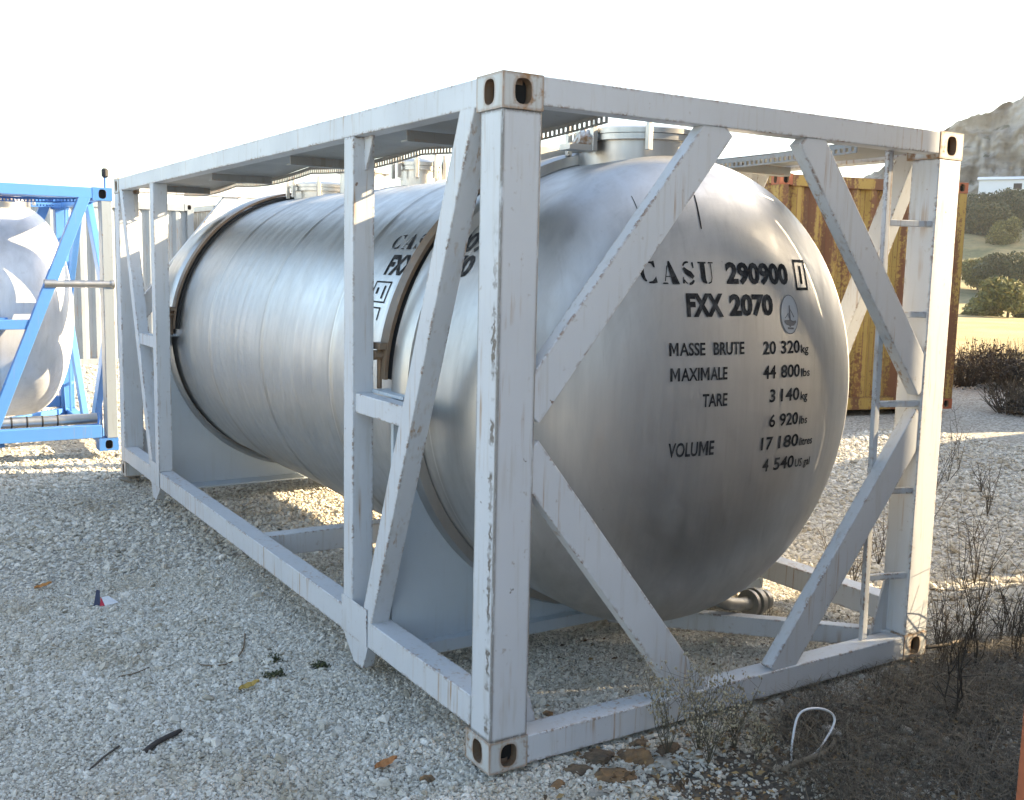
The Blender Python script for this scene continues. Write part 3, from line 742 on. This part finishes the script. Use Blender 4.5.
ship_container('shipping_container', (OX, -1.532, gz(1, -2)+2.594), R_(-90), MT['greyc'], MT['orange_post'], 'grey container stacked on top of the one at the lower right edge', group=GC, postm=MT['orange_post'])
# unseen containers added out of the frame to throw shade and tint the reflections
ship_container('shipping_container', (9.5, 1.15, gz(10, 0)), R_(-90), MT['palegrey'], MT['palegrey'], 'grey container added outside the picture to shade the gravel at the right', Hc=2.896, group=GC)  # added shade caster for the right-hand gravel
ship_container('shipping_container', (12.2, 4.35, gz(12, 3)), R_(-90), MT['beige'], MT['beige'], 'lower beige container added outside the picture to shade the yellow one', group=GC)  # this stack is added to keep the yellow end in shade
ship_container('shipping_container', (12.2, 4.35, gz(12, 3)+2.594), R_(-90), MT['beige'], MT['beige'], 'upper beige container added outside the picture to shade the yellow one', group=GC)
ship_container('shipping_container', (-9.2, -8.6, -.05), R_(-90), MT['greyc'], MT['greyc'], 'grey container added behind the viewer at the left to darken reflections in the steel', group=GC)  # this one and the next are added as dark shapes for the dome to mirror
ship_container('shipping_container', (-2.9, -8.8, -.05), R_(-90), MT['brown'], MT['brown'], 'brown container added behind the viewer at the right to darken reflections in the steel', group=GC)
ship_container('shipping_container', (-9.5, 1.2, -.05), R_(2), MT['palegrey'], MT['palegrey'], 'pale container added outside the picture at the left to brighten the barrel by reflection', group=GC)  # added bright surface for the barrel to reflect
pb = Vector((CX, CY, 0)) + Vector((sin(YAW), cos(YAW), 0))*27 + rt*((58-512)/F_PX*27)
ship_container('shipping_container', (pb.x, pb.y, -.1), R_(-8), MT['beige'], MT['beige'], 'dull beige container far behind the blue tank frame', group=GC)
ship_container('shipping_container', (1.0, 16.2, -.1), R_(2), MT['palegrey'], MT['palegrey'], 'pale grey corrugated container behind the left end of the white frame', Hc=2.896, group=GC)
ship_container('shipping_container', (3.75, 16.0, -.1), R_(2), MT['rustwhite'], MT['rustwhite'], 'rust-spotted white container beside the pale grey one', Hc=2.896, group=GC)
ship_container('shipping_container', (-8.6, 27, -.1), R_(0), MT['brown'], MT['brown'], 'dark brown container behind the blue frame, furthest away', group=GC)

# ------------------------------------------------------------------ far setting: hillside, cliff, bushes
def at(px, depth, z=None):
    fh = Vector((sin(YAW), cos(YAW), 0)); p = Vector((CX, CY, 0)) + fh*depth + rt*((px-512)/F_PX*depth)
    if z is not None: p.z = z
    return p
def hill_z(D): return -.6 + 12*sm((D-52)/95)
def polar(az, D): return CX+D*sin(az), CY+D*cos(az)
def hill():
    na, nd = 90, 60; A = np.radians(np.linspace(40, 84, na)); Ds = np.linspace(46, 176, nd)
    V = []; 
    for D in Ds:
        for a in A:
            x, y = polar(a, D); ed = min(1, (math.degrees(a)-40)/8)
            V.append((x, y, hill_z(D)*ed-.3*(1-ed) + (1.0*noise.noise((x*.07, y*.07, 3))+.3*noise.noise((x*.3, y*.3, 5)))*sm((D-48)/15)))
    i = np.arange(na*nd).reshape(nd, na); F = np.stack([i[:-1,:-1], i[:-1,1:], i[1:,1:], i[1:,:-1]], -1).reshape(-1, 4)
    m = mat('dry_hillside', rough=.95); k = NT(m); c = k.coord()
    g = k.mix(k.val(k.noise(c, .35, 6, .65), .4, .62), (.30,.23,.11), (.085,.095,.04))
    g = k.mix(k.val(k.noise(c, 2.2, 5, .7), .5, .7, 0, .6), g, (.22,.19,.11))
    k.l(g, k.b.inputs['Base Color'])
    tag(mesh_np('hillside', np.array(V), F, [m], smooth=True), 'dry grassy slope below the cliff', 'hillside', kind='structure')
hill()
def cliff():
    na, nh = 260, 90; V = []
    A = np.radians(np.linspace(43, 82, na))
    for j in range(nh):
        t = j/(nh-1)
        for a in A:
            d = math.degrees(a)
            top = 22.6 + 1.0*(d-55) if d > 54 else 21.6 - 1.9*(54-d)
            top = max(2., top) + 1.1*noise.noise((d*1.1, 0, 0)) + .5*noise.noise((d*4.2, 2, 0)) 
            D = 150; z0 = 8.
            if t < .86:
                u = t/.86; z = z0 + (top-z0)*u
                x, y = polar(a, D)
                q = Vector((d*2.6, z, 0))
                n = 1.6*noise.noise((q.x*.35, z*.16, 0)) + .9*noise.noise((q.x*1.6, z*.22, 5)) + .5*noise.noise((q.x*.8, z*.9, 2)) + .35*noise.noise((q.x*4, z*.8, 7)) + .2*noise.noise((q.x*9, z*2.4, 3))
                ledge = .8*(math.floor(z/3.4 + .7*noise.noise((q.x*.3, z*.05, 1))) % 2)
                hol = 2.2*max(0, noise.noise((q.x*.45+9, z*.30, 11))-.12)/.6
                Dd = D + 2.2*n + ledge + 3*u*u + 1.5*hol
            else:
                u = (t-.86)/.14; z = top + u*4*(.4+.6*noise.noise((d*.7, 1, 1))) * .4; Dd = D+3+u*30
            x, y = polar(a, Dd); V.append((x, y, z))
    i = np.arange(na*nh).reshape(nh, na); F = np.stack([i[:-1,:-1], i[:-1,1:], i[1:,1:], i[1:,:-1]], -1).reshape(-1, 4)
    m = mat('limestone_cliff', rough=.95); k = NT(m); c = k.coord()
    g = k.mix(k.noise(k.coord((.5,.5,.12)), 1.1, 6, .65), (.66,.61,.53), (.36,.33,.29))
    g = k.mix(k.val(k.noise(k.coord((.08,.08,.5)), 1., 5, .6), .5, .68, 0, .7), g, (.26,.23,.21))
    sx = k.n('NewGeometry'); z = k.n('SeparateXYZ'); k.l(sx.outputs['Normal'], z.inputs[0])
    g = k.mix(k.val(k.math('ADD', z.outputs[2], k.math('MULTIPLY', k.noise(c, .5, 5), .5)), .98, 1.2), g, (.09,.095,.05))
    k.l(g, k.b.inputs['Base Color']); k.bump(k.noise(c, 1.5, 8, .7), .9, .5)
    tag(mesh_np('cliff', np.array(V), F, [m], smooth=True), 'grey limestone cliff with a scrubby edge', 'cliff', kind='structure')
cliff()

def leafmat(name, a, b, c):
    m = mat(name, rough=.75); k = NT(m); g = k.n('NewGeometry')
    col = k.ramp(g.outputs['Random Per Island'], [(0, a), (.5, b), (1, c)])
    k.l(col, k.b.inputs['Base Color']); return m
LM = {'dark': leafmat('dark_foliage', (.03,.042,.02), (.06,.07,.028), (.12,.11,.04)),
      'olive': leafmat('olive_foliage', (.06,.07,.02), (.13,.13,.035), (.24,.20,.06)),
      'dry': leafmat('dry_shrub_twigs', (.035,.028,.022), (.075,.06,.045), (.15,.12,.085)),
      'seed': leafmat('pale_seed_heads', (.16,.13,.085), (.30,.25,.16), (.48,.42,.30))}
BARK = mat('bark', (.06,.047,.035), .9)
def blob_leaves(g, n, c, rad, size, lob):
    """leaf quads spread through uneven lobes"""
    P = []
    lobes = [(Vector(c)+Vector((g.uniform(-.6,.6)*rad[0], g.uniform(-.6,.6)*rad[1], g.uniform(-.45,.55)*rad[2])), g.uniform(.35,.62)) for _ in range(lob)]
    cs = np.array([l[0] for l in lobes]); rs = np.array([l[1] for l in lobes])
    k = g.integers(0, lob, n); d = g.normal(size=(n, 3)); d /= np.linalg.norm(d, axis=1)[:, None]
    r = rs[k]*g.uniform(.35, 1.12, n)**.6
    p = cs[k] + d*r[:, None]*np.array(rad)
    a = g.normal(size=(n, 3)); a /= np.linalg.norm(a, axis=1)[:, None]; b = np.cross(a, g.normal(size=(n, 3))); b /= np.linalg.norm(b, axis=1)[:, None]
    s = size*g.uniform(.6, 1.4, n)[:, None]
    V = np.stack([p-a*s, p+b*s*.45, p+a*s, p-b*s*.45], 1).reshape(-1, 3); F = np.arange(4*n).reshape(-1, 4); return V, F
def bush(name, pos, w_, h_, kind, label, cat, group, n=2500, size=.09, seed=0, trunk=True):
    g = np.random.default_rng(seed); root = empty(name, pos, 0, label, cat, group)
    b = MB(); b.tube([(0,0,-.2), (.02*h_, .01*h_, h_*.28), (.05*h_, -.02*h_, h_*.55)], [.035*h_+.01, .026*h_+.008, .012*h_], BARK, 7)
    for i in range(6):
        a = g.uniform(0, 6.28); q = w_*.32
        b.tube([(.02*h_, .01*h_, h_*g.uniform(.15,.4)), (q*.5*cos(a), q*.5*sin(a), h_*.5), (q*cos(a), q*sin(a), h_*g.uniform(.6,.8))], [.018*h_, .012*h_, .004*h_], BARK, 5)
    b.build('trunk', root)
    V, F = blob_leaves(g, n, (0, 0, h_*.52), (w_*.5, w_*.5, h_*.5), size, 11)
    V[:, 2] = np.maximum(V[:, 2], .02)
    mesh_np('crown', V, F, [LM[kind]], root)
    return root
MSTEM = mat('dry_twig_stem', (.11,.085,.06), .9)
GT = 'trees and bushes below the cliff'
def hb(px, D, w_, h_, kind, label, n, seed, name='bush', cat='bush', size=.10):
    p = at(px, D); Dr = math.hypot(p.x-CX, p.y-CY); z = hill_z(Dr)-.2 if Dr > 50 else gz(p.x, p.y)
    bush(name, (p.x, p.y, z), w_, h_, kind, label, cat, GT, n if n > 9000 else n*2, size, seed)
hb(972, 88, 4.6, 3.3, 'dark', 'dark green tree nearest the container corner under the cliff', 14000, 1, 'tree', 'tree', .13)
hb(990, 96, 6.0, 3.4, 'dark', 'dark tree with a yellowish lower side below the white building', 14000, 2, 'tree', 'tree', .13)
hb(1016, 92, 6.0, 3.6, 'dark', 'dark green tree at the right edge under the cliff', 14000, 3, 'tree', 'tree', .13)
hb(1040, 90, 6.0, 3.9, 'dark', 'dark tree cut off by the right edge under the cliff', 14000, 4, 'tree', 'tree', .13)
hb(1008, 66, 4.0, 2.9, 'dark', 'dense dark bush in front of the taller trees', 5000, 5)
hb(1034, 64, 3.4, 2.8, 'dark', 'dark bush cut by the right edge of the picture', 4000, 6)
hb(972, 68, 2.6, 2.4, 'olive', 'olive bush beside the container corner, in front of the trees', 3000, 7)
hb(990, 84, 2.6, 2.6, 'olive', 'yellow-green bush between the dark trees', 3000, 8)
hb(974, 46, 1.7, 1.5, 'olive', 'yellow-green shrub at the left of the golden field', 2600, 9, size=.10)
hb(1004, 44, 2.3, 1.6, 'olive', 'broad yellow-green shrub in the golden field', 3200, 10, size=.10)
hb(1026, 45, 1.6, 1.5, 'olive', 'yellow-green shrub at the right edge of the golden field', 2600, 11, size=.10)
for i, (px, D, w_, h_, lab) in enumerate(((962, 15.2, .8, .62, 'dark dry shrub close behind the rusty container corner'), (985, 15.8, 1.1, .72, 'tallest dark dry shrub before the golden field'),
        (1008, 15.0, 1.0, .66, 'dark dry shrub on the edge of the gravel'), (1030, 15.4, 1.1, .7, 'dark dry shrub cut off by the right edge'), (1016, 12.2, .7, .42, 'low dark dry shrub nearest on the gravel at the right'))):
    p = at(px, D); g = np.random.default_rng(40+i); root = empty('dry_shrub', (p.x, p.y, gz(p.x, p.y)), 0, lab, 'shrub', 'dry shrubs at the edge of the gravel')
    b = MB()
    for j in range(150):
        a = g.uniform(0, 6.28); rr = g.uniform(0, .45)*w_; q = rr*g.uniform(1.0, 1.5); hh = h_*g.uniform(.45, 1.1)*(1-.4*rr/w_)
        b.tube([(rr*.5*cos(a), rr*.5*sin(a), -.03), (rr*cos(a)+g.normal(0,.02), rr*sin(a), hh*.5), (q*cos(a)+g.normal(0,.05), q*sin(a)+g.normal(0,.05), hh)], [.006, .005, .002], MSTEM, 3, False)
    b.build('stems', root)
    V, F = blob_leaves(g, 1500, (0, 0, h_*.38), (w_*.62, w_*.62, h_*.5), .022, 16); V[:, 2] = np.maximum(V[:, 2], .0); mesh_np('foliage', V, F, [LM['dry']], root)
# low white building at the foot of the cliff
# an unseen crate added as a light blocker; it keeps the low sun off the ground under the near end
cr = empty('blocker_crate', (5.0, -.84, gz(5, -.5)), 0, 'tall slatted timber crate added outside the picture to block the low sun', 'crate')
for z in (.05, .55, 1.05, 1.55, 1.95):
    b = MB(); b.box((0, 0, z), (.9, .62, z+.12), MT['timber']); b.build('cross_board', cr, bevel=.004)
for x in np.arange(0, .9, .15):
    b = MB(); b.box((x+.005, -.025, 0), (x+.145, -.001, 2.1), MT['timber']); b.build('side_board', cr); b = MB(); b.box((x+.005, .621, 0), (x+.145, .645, 2.1), MT['timber']); b.build('side_board', cr)
for y in np.arange(0, .6, .155):
    b = MB(); b.box((-.025, y+.003, 0), (-.001, y+.15, 2.1), MT['timber']); b.build('end_board', cr); b = MB(); b.box((.901, y+.003, 0), (.925, y+.15, 2.1), MT['timber']); b.build('end_board', cr)
p = at(1003, 126); wb = empty('white_building', (p.x, p.y, 11.9), -YAW-.45, 'long low white building with dark openings at the foot of the cliff', 'building')
b = MB(); mw = mat('white_render', (.75,.76,.78), .8); b.box((-4.2, 0, -1.5), (5.5, 3, 1.5), mw); b.build('wall', wb, bevel=.02)
b = MB(); b.prism([(-4.4, -.25, 1.503), (5.7, -.25, 1.503), (5.7, 1.5, 1.9), (-4.4, 1.5, 1.9)], (0, 0, .08), mw); b.prism([(-4.4, 1.5, 1.9), (5.7, 1.5, 1.9), (5.7, 3.25, 1.503), (-4.4, 3.25, 1.503)], (0, 0, .08), mw); b.build('roof', wb)
for x in (-.4, 1.6, 3.6):
    b = MB(); b.box((x, -.02, .35), (x+.9, .01, 1.05), MT['dark']); b.build('window', wb)

# ------------------------------------------------------------------ small things on the ground
def rock(name, x, y, r, flat, col, label, cat, group, seed, zoff=0.):
    g = np.random.default_rng(seed); bm = bmesh.new(); bmesh.ops.create_icosphere(bm, subdivisions=4, radius=1)
    o_ = Vector(g.uniform(0, 50, 3))
    pl = [(Vector(g.normal(size=3)).normalized(), g.uniform(.55, .85)) for _ in range(9)]
    for v in bm.verts:
        d = v.co.copy()
        for n_, h in pl:
            q = d.dot(n_)
            if q > h: d -= n_*(q-h)*.9
        d *= 1+.30*noise.noise(v.co*1.7+o_)+.10*noise.noise(v.co*5+o_)+.04*noise.noise(v.co*13+o_)
        v.co = Vector((d.x*r, d.y*r*.75, d.z*r*flat))
    me = bpy.data.meshes.new(name); bm.to_mesh(me); bm.free(); me.materials.append(col)
    o = bpy.data.objects.new(name, me); COL.objects.link(o); o.location = (x, y, gz(x, y)+r*flat*.35+zoff); o.rotation_euler = (g.uniform(-.25,.25), g.uniform(-.25,.25), g.uniform(0, 6.28))
    return tag(o, label, cat, group)
def rockmat(name, a, b):
    m = mat(name, rough=.92); k = NT(m); c = k.coord()
    k.l(k.mix(k.val(k.noise(c, 14, 6, .65), .38, .62), a, b), k.b.inputs['Base Color']); k.bump(k.noise(c, 60, 5, .7), .6, .006); return m
RO = rockmat('ochre_stone', (.26,.145,.065), (.12,.085,.055)); RG = rockmat('grey_stone', (.40,.37,.32), (.22,.20,.17)); RB = rockmat('brown_stone', (.17,.115,.07), (.08,.06,.042))
GR = 'flat stones under the near end rail'
for i, (x, y, r, f, m_, lab) in enumerate((
    (.56,-.13,.085,.40,RO,'broad ochre stone under the end rail, left of the seed weeds'), (.335,-.085,.05,.45,RB,'brown flat stone midway under the near end rail'),
    (.20,-.135,.035,.5,RO,'small ochre stone nearest the slotted bottom corner'), (.41,-.20,.07,.35,RO,'ochre stone at the bottom edge between paler stones'),
    (.63,-.23,.05,.55,RG,'pale grey stone at the bottom edge beside the weeds'), (.30,-.25,.045,.42,RG,'pale stone cut by the bottom edge'),
    (.45,-.05,.075,.35,RB,'dark brown stone tucked under the end rail'), (.66,-.035,.05,.45,RB,'dark stone under the end rail behind the weeds'),
    (.73,-.12,.06,.5,RB,'dark stone among the weed stems'))):
    rock('flat_stone', x, y, r*1.15, f, m_, lab, 'stone', GR, 60+i, -.012)
rock('stone', .40, .30, .035, .6, RO, 'small ochre stone on the gravel inside the frame', 'stone', None, 80); rock('stone', .50, .36, .028, .6, RO, 'tiny ochre stone behind the other inside the frame', 'stone', None, 81)
rock('white_stone', 1.40, -.34, .05, .6, rockmat('chalk_stone', (.66,.65,.62), (.5,.48,.44)), 'pale stone beside the white strap loop', 'stone', None, 82)
rock('stone', -.18, .13, .030, .6, RO, 'ochre stone on the gravel left of the near corner', 'stone', None, 83)
rock('stone_block', .06, 6.02, .10, .7, RG, 'round pale stone block under the far left corner of the white frame', 'stone', None, 84, -.02)
for i, (px, D, r, lab) in enumerate(((92, 27, .55, 'dark boulder left of the others by the beige container'), (104, 27.5, .6, 'larger dark boulder by the beige container'), (112, 27, .4, 'small dark boulder nearest the white frame'))):
    p = at(px, D); rock('boulder', p.x, p.y, r, .8, RB, lab, 'boulder', 'boulders by the beige container', 90+i)

# dry grass mat and leaf litter at the near right
def blades(name, n, region, hgt, wid, m, label, cat, seed, lean=.8):
    g = np.random.default_rng(seed); pts = []
    while len(pts) < n:
        x, y = g.uniform(region[0], region[1]), g.uniform(region[2], region[3])
        soil = soil_at(x, y)*sm((x-.75)/.5)
        cl = .45+.9*noise.noise((x*3.4, y*3.4, 7))
        if g.uniform() < soil*cl: pts.append((x, y))
    P = np.array(pts); z = np.array([gz(a, b) for a, b in P]); n = len(P)
    a = g.uniform(0, 2*np.pi, n); h = hgt*g.uniform(.3, 1.2, n); ln = h*g.uniform(.3, 1.6, n)*lean
    d = np.c_[np.cos(a), np.sin(a), 0*a]; s = np.c_[-np.sin(a), np.cos(a), 0*a]*(wid*g.uniform(.5, 1.3, n))[:, None]
    base = np.c_[P, z-.005]; mid = base + d*(ln*.35)[:, None]; mid[:, 2] += h*.65
    tip = base + d*ln[:, None]*1.1 + s*g.normal(0, 6, n)[:, None]; tip[:, 2] += h*g.uniform(.45, 1.0, n)
    V = np.stack([base-s, base+s, mid+s*.8, mid-s*.8, tip+s*.2, tip-s*.2], 1).reshape(-1, 3); k = 6*np.arange(n)[:, None]
    F = np.concatenate([k+np.array([0,1,2,3]), k+np.array([3,2,4,5])]); 
    return tag(mesh_np(name, V, F, [m]), label, cat, kind='stuff')
STRAW = leafmat('dead_grass', (.03,.025,.018), (.075,.062,.044), (.20,.165,.115))
blades('dry_grass', 24000, (.6, 3.6, -1.7, .25), .10, .0013, STRAW, 'dull dead grass matted over the soil at the lower right', 'grass', 5, 2.2)
PALE = leafmat('pale_straw', (.10,.085,.055), (.20,.165,.11), (.34,.29,.20))
blades('dead_straw', 2600, (.4, 3.6, -1.7, .2), .035, .0012, PALE, 'pale dead straw lying over the brown soil at the right', 'straw', 6, 5.)
def litter():
    g = np.random.default_rng(8); P = []
    while len(P) < 5200:
        x, y = g.uniform(.1, 3.6), g.uniform(-1.4, 1.0)
        q = max(soil_at(x, y), sm((x-.15)/.3)*sm((.03-y)/.08)*.8)
        if g.uniform() < q*.7+.03*(x > .3): P.append((x, y))
    P = np.array(P); n = len(P); z = np.array([gz(a, b) for a, b in P])
    a = g.normal(size=(n, 3)); a[:, 2] *= .35; a /= np.linalg.norm(a, axis=1)[:, None]; u = g.normal(0, .35, (n, 3)); u[:, 2] = 1; b = np.cross(u, a); b /= np.linalg.norm(b, axis=1)[:, None]
    s = g.uniform(.006, .019, n)[:, None]; c = np.c_[P, z+.007+g.uniform(0, .02, n)]
    V = np.stack([c-a*s, c+b*s*.5+[0,0,.003], c+a*s, c-b*s*.5+[0,0,.003]], 1).reshape(-1, 3)
    m = leafmat('leaf_litter', (.05,.03,.016), (.15,.085,.035), (.34,.23,.10))
    tag(mesh_np('leaf_litter', V, np.arange(4*n).reshape(-1, 4), [m]), 'brown leaf litter on the soil at the right', 'leaves', kind='stuff')
litter()
def weed(x, y, h, ns, label, group, seed, kind='seed', spread=.5, nseed=12, stem=(.10,.085,.055), r=.0016):
    g = np.random.default_rng(seed); root = empty('dry_weed', (x, y, gz(x, y)-.004), 0, label, 'weed', group)
    b = MB(); m = SM.setdefault(stem, mat('dry_stem', stem, .8)); heads = []
    for i in range(ns):
        a = g.uniform(0, 6.28); l = h*g.uniform(.6, 1.1); t = spread*g.uniform(.2, 1)*l; p = [Vector((0,0,0))]
        for q in (.3, .65, 1.): p.append(Vector((t*q**1.4*cos(a)+g.normal(0,.012)*h/.3, t*q**1.4*sin(a)+g.normal(0,.012)*h/.3, l*q)))
        b.tube(p, [r, r*.9, r*.75, r*.4], m, 4, False)
        for j in range(5):
            f = g.uniform(.3, 1); k = min(2, int(f*3)); c = p[k].lerp(p[k+1], f*3-k); e = c + Vector((g.normal(0,.03), g.normal(0,.03), g.uniform(.01,.06)))*(h/.3); b.tube([c, e], [r*.6, r*.35], m, 3, False); heads.append(e)
        heads.append(p[-1])
    b.build('stems', root)
    if nseed:
        V = []; F = []
        b = MB(); sm_ = LM[kind]
        for e in heads:
            for j in range(max(1, nseed//4)):
                c = e+Vector(g.normal(0,.009,3)); q = .0040*g.uniform(.6,1.5)
                vs = [c+Vector(v)*q for v in ((1,0,0),(-1,0,0),(0,1,0),(0,-1,0),(0,0,1.3),(0,0,-1.3))]
                b.add(vs, [(0,2,4),(2,1,4),(1,3,4),(3,0,4),(2,0,5),(1,2,5),(3,1,5),(0,3,5)], sm_)
        b.build('seed_heads', root)
SM = {}
GW = 'dry weeds around the near end of the frame'
for i, (x, y, h, ns, lab) in enumerate(((.70,-.15,.32,15,'seed-headed weed furthest left before the end rail'), (.82,-.19,.37,18,'tall seed-headed weed before the foot of the lower brace'), (.78,-.29,.30,14,'seed-headed weed at the bottom edge'), (.95,-.25,.30,13,'seed-headed weed just left of the white strap loop'), (.95,-.36,.16,6,'low seed-headed weed below the white strap loop'))):
    weed(x, y, h, ns, lab, GW, 100+i)
for i, (x, y, h, ns, lab) in enumerate(((2.50,-.06,.42,5,'thin brown weed standing against the right corner post'), (2.62,.06,.5,5,'thin bare weed right of the corner post'), (2.85,.0,.45,6,'spindly bare weed further right of the post'), (3.05,.25,.5,6,'bare weed on the gravel at the right edge'),
        (2.9,.55,.4,5,'bare weed on the open gravel behind the post'), (3.2,.8,.45,5,'bare weed deeper on the gravel at the right'), (2.35,-.15,.25,6,'short dark weed at the foot of the ladder'), (2.1,.7,.25,4,'small weed inside the frame by the valve'))):
    weed(x, y, h, ns, lab, GW, 120+i, nseed=0, stem=(.085,.06,.04), spread=.35)
gb = np.random.default_rng(77)
for i in range(26):
    q = gb.uniform(0, 1); px_, py_ = ((gb.uniform(2.45, 3.1), gb.uniform(-.35, .12)) if i < 12 else (gb.uniform(2.9, 6.2), gb.uniform(.3, 2.6)))
    if py_ < -2.99+.52*(px_+1.83)-.35*px_*.0: pass
    weed(px_, py_, gb.uniform(.22, .62), int(gb.integers(4, 9)), 'bare brown stalks standing in the gravel between the corner post and the dry shrubs' if i >= 12 else 'bare brown stalks standing in the brush just right of the corner post', 'bare stalks in the gravel at the right' if i >= 12 else 'bare stalks right of the corner post', 200+i, nseed=0, stem=(.06,.045,.03), spread=.45, r=.0024)
for i, (x, y, h, lab) in enumerate(((1.98,-.46,.36,'thick dead stalk standing in the grass at the right'), (1.93,-.52,.30,'second dead stalk leaning beside the thick one'))):
    weed(x, y, h, 2, lab, GW, 140+i, nseed=0, stem=(.04,.03,.022), spread=.12, r=.005)
for i, (x, y, lab) in enumerate(((-.30,1.46,'small dark green plant on the gravel, right of a twig'), (-.12,1.30,'small green plant close to the frame foot'), (-.33,1.30,'tiny dark plant below the other green ones'))):
    g = np.random.default_rng(160+i); root = empty('green_plant', (x, y, gz(x, y)), 0, lab, 'plant', 'small green plants on the gravel')
    V, F = blob_leaves(g, 200, (0, 0, .012), (.06, .05, .02), .008, 14); V[:, 2] = np.maximum(V[:, 2], .002); mesh_np('leaves', V, F, [LM['dark']], root)
    b = MB()
    for j in range(6): a = g.uniform(0, 6.28); b.tube([(0,0,-.004), (.05*cos(a), .03*sin(a), .012)], .0012, BARK, 4)
    b.build('stems', root)
# white plastic strapping bent into a loop
mp = mat('white_plastic', (.72,.73,.75), .4)
def ribbon(name, pts, w_, m, label, cat):
    P = [Vector(p) for p in pts]; out = []
    for i in range(len(P)-1):
        a, b_, c, d = P[max(0,i-1)], P[i], P[i+1], P[min(len(P)-1,i+2)]
        for k in range(8):
            t = k/8; out.append(.5*((2*b_)+(c-a)*t+(2*a-5*b_+4*c-d)*t*t+(3*b_-a-3*c+d)*t**3))
    out.append(P[-1]); b = MB(); b.tube(out, w_, m, 6); return tag(b.build(name, smooth=True), label, cat)
z0 = gz(1.15, -.42)
ribbon('plastic_strap', [(1.08,-.42,z0), (1.10,-.40,z0+.06), (1.16,-.37,z0+.145), (1.24,-.37,z0+.155), (1.32,-.38,z0+.13), (1.345,-.39,z0+.09), (1.27,-.42,z0+.05), (1.17,-.45,z0+.02), (1.10,-.44,z0+.008)], .0048, mp, 'white plastic strap bent into a loop on the dead grass', 'strap')
ribbon('dead_branch', [(.98,-.47,z0+.01), (1.06,-.47,z0+.022), (1.15,-.48,z0+.03), (1.26,-.45,z0+.02), (1.31,-.42,z0+.035)], .011, mat('bleached_wood', (.22,.18,.13), .9), 'bleached dead branch below the white strap loop', 'branch')
ribbon('dead_branch', [(2.40,-.03,.05), (2.50,-.06,.055), (2.64,-.05,.05), (2.80,-.02,.03)], .009, mat('grey_wood', (.10,.08,.06), .9), 'grey dead branch lying past the right corner post', 'branch')
def g3(x, y, h=.006): return (x, y, gz(x, y)+h)
ribbon('twig', [g3(-.60,1.60), g3(-.53,1.52,.01), g3(-.45,1.53,.012), g3(-.36,1.66,.012), g3(-.29,1.85,.01)], .0035, mat('brown_twig', (.17,.12,.075), .9), 'curved pale brown twig on the gravel', 'twig')
ribbon('twig', [g3(-1.00,.82,.008), g3(-.95,.86,.014), g3(-.88,.90,.016), g3(-.84,.93,.01)], .011, mat('dark_wood', (.06,.05,.045), .9), 'short thick dark stick on the gravel at the lower left', 'twig')
ribbon('twig', [g3(-1.20,.78,.008), g3(-1.14,.85,.01), g3(-1.07,.92,.008)], .004, mat('dark_twig', (.09,.075,.06), .9), 'thin dark twig at the bottom edge', 'twig')
ribbon('twig', [g3(-.93,1.62,.008), g3(-.86,1.62,.01), g3(-.79,1.66,.008)], .003, mat('tan_twig', (.15,.11,.07), .9), 'thin straight twig left of the curved one', 'twig')
# printed scrap of card
x, y = -.79, 2.68; z = gz(x, y)
b = MB(); mn = mat('navy_print', (.03,.04,.09), .6); mr_ = mat('red_print', (.55,.03,.06), .6); mc = mat('card_white', (.72,.74,.78), .6)
b.prism([(x-.05,y,z+.005),(x-.02,y-.01,z+.005),(x-.015,y+.01,z+.085),(x-.03,y+.02,z+.09)], (.002,.003,0), mn)
b.prism([(x-.0195,y-.01,z+.005),(x+.005,y-.015,z+.005),(x-.012,y+.005,z+.05)], (.002,.003,0), mr_)
b.prism([(x+.0055,y-.015,z+.005),(x+.075,y-.01,z+.012),(x+.03,y+.02,z+.045),(x-.010,y+.008,z+.048)], (.002,.003,0), mc)
tag(b.build('card_scrap'), 'crumpled scrap of navy, red and white card on the gravel', 'scrap')
for x, y, c, lab, sd in ((-1.02,3.15,(.40,.17,.04),'curled orange leaf on the gravel at the left',1), (-.48,1.20,(.38,.25,.06),'small yellow leaf on the gravel below the twig',2), (-.27,.28,(.36,.15,.05),'brown leaf at the bottom edge left of the near corner',3)):
    b = MB(); z = gz(x, y)+.012; m_ = mat('fallen_leaf', c, .7)
    vs = []; 
    for i in range(7):
        t = i/6; hw = .022*math.sin(pi*(.08+.9*t)); zz = z+.02*t*t+.004*(i % 2)
        vs += [(x+(t-.5)*.09, y-hw, zz+.008), (x+(t-.5)*.09, y, zz), (x+(t-.5)*.09, y+hw, zz+.012)]
    b.add(vs, [(3*i+j, 3*i+j+1, 3*i+4+j, 3*i+3+j) for i in range(6) for j in (0,1)], m_); b.build('fallen_leaf'); tag(bpy.data.objects[b and [o.name for o in COL.objects][-1]], lab, 'leaf', 'fallen leaves on the gravel')

# ------------------------------------------------------------------ air
hz = bpy.data.materials.new('haze_air'); hz.use_nodes = True; t = hz.node_tree; t.nodes.clear()
vo = t.nodes.new('ShaderNodeVolumePrincipled'); ou = t.nodes.new('ShaderNodeOutputMaterial'); t.links.new(vo.outputs[0], ou.inputs['Volume'])
vo.inputs['Color'].default_value = (.92, .95, 1, 1); vo.inputs['Density'].default_value = .0004; vo.inputs['Anisotropy'].default_value = .3
b = MB(); b.box((-1560, -1560, -3), (1560, 1560, 48), hz); tag(b.build('haze'), 'thin pale haze in the air over the yard', 'haze', kind='stuff')
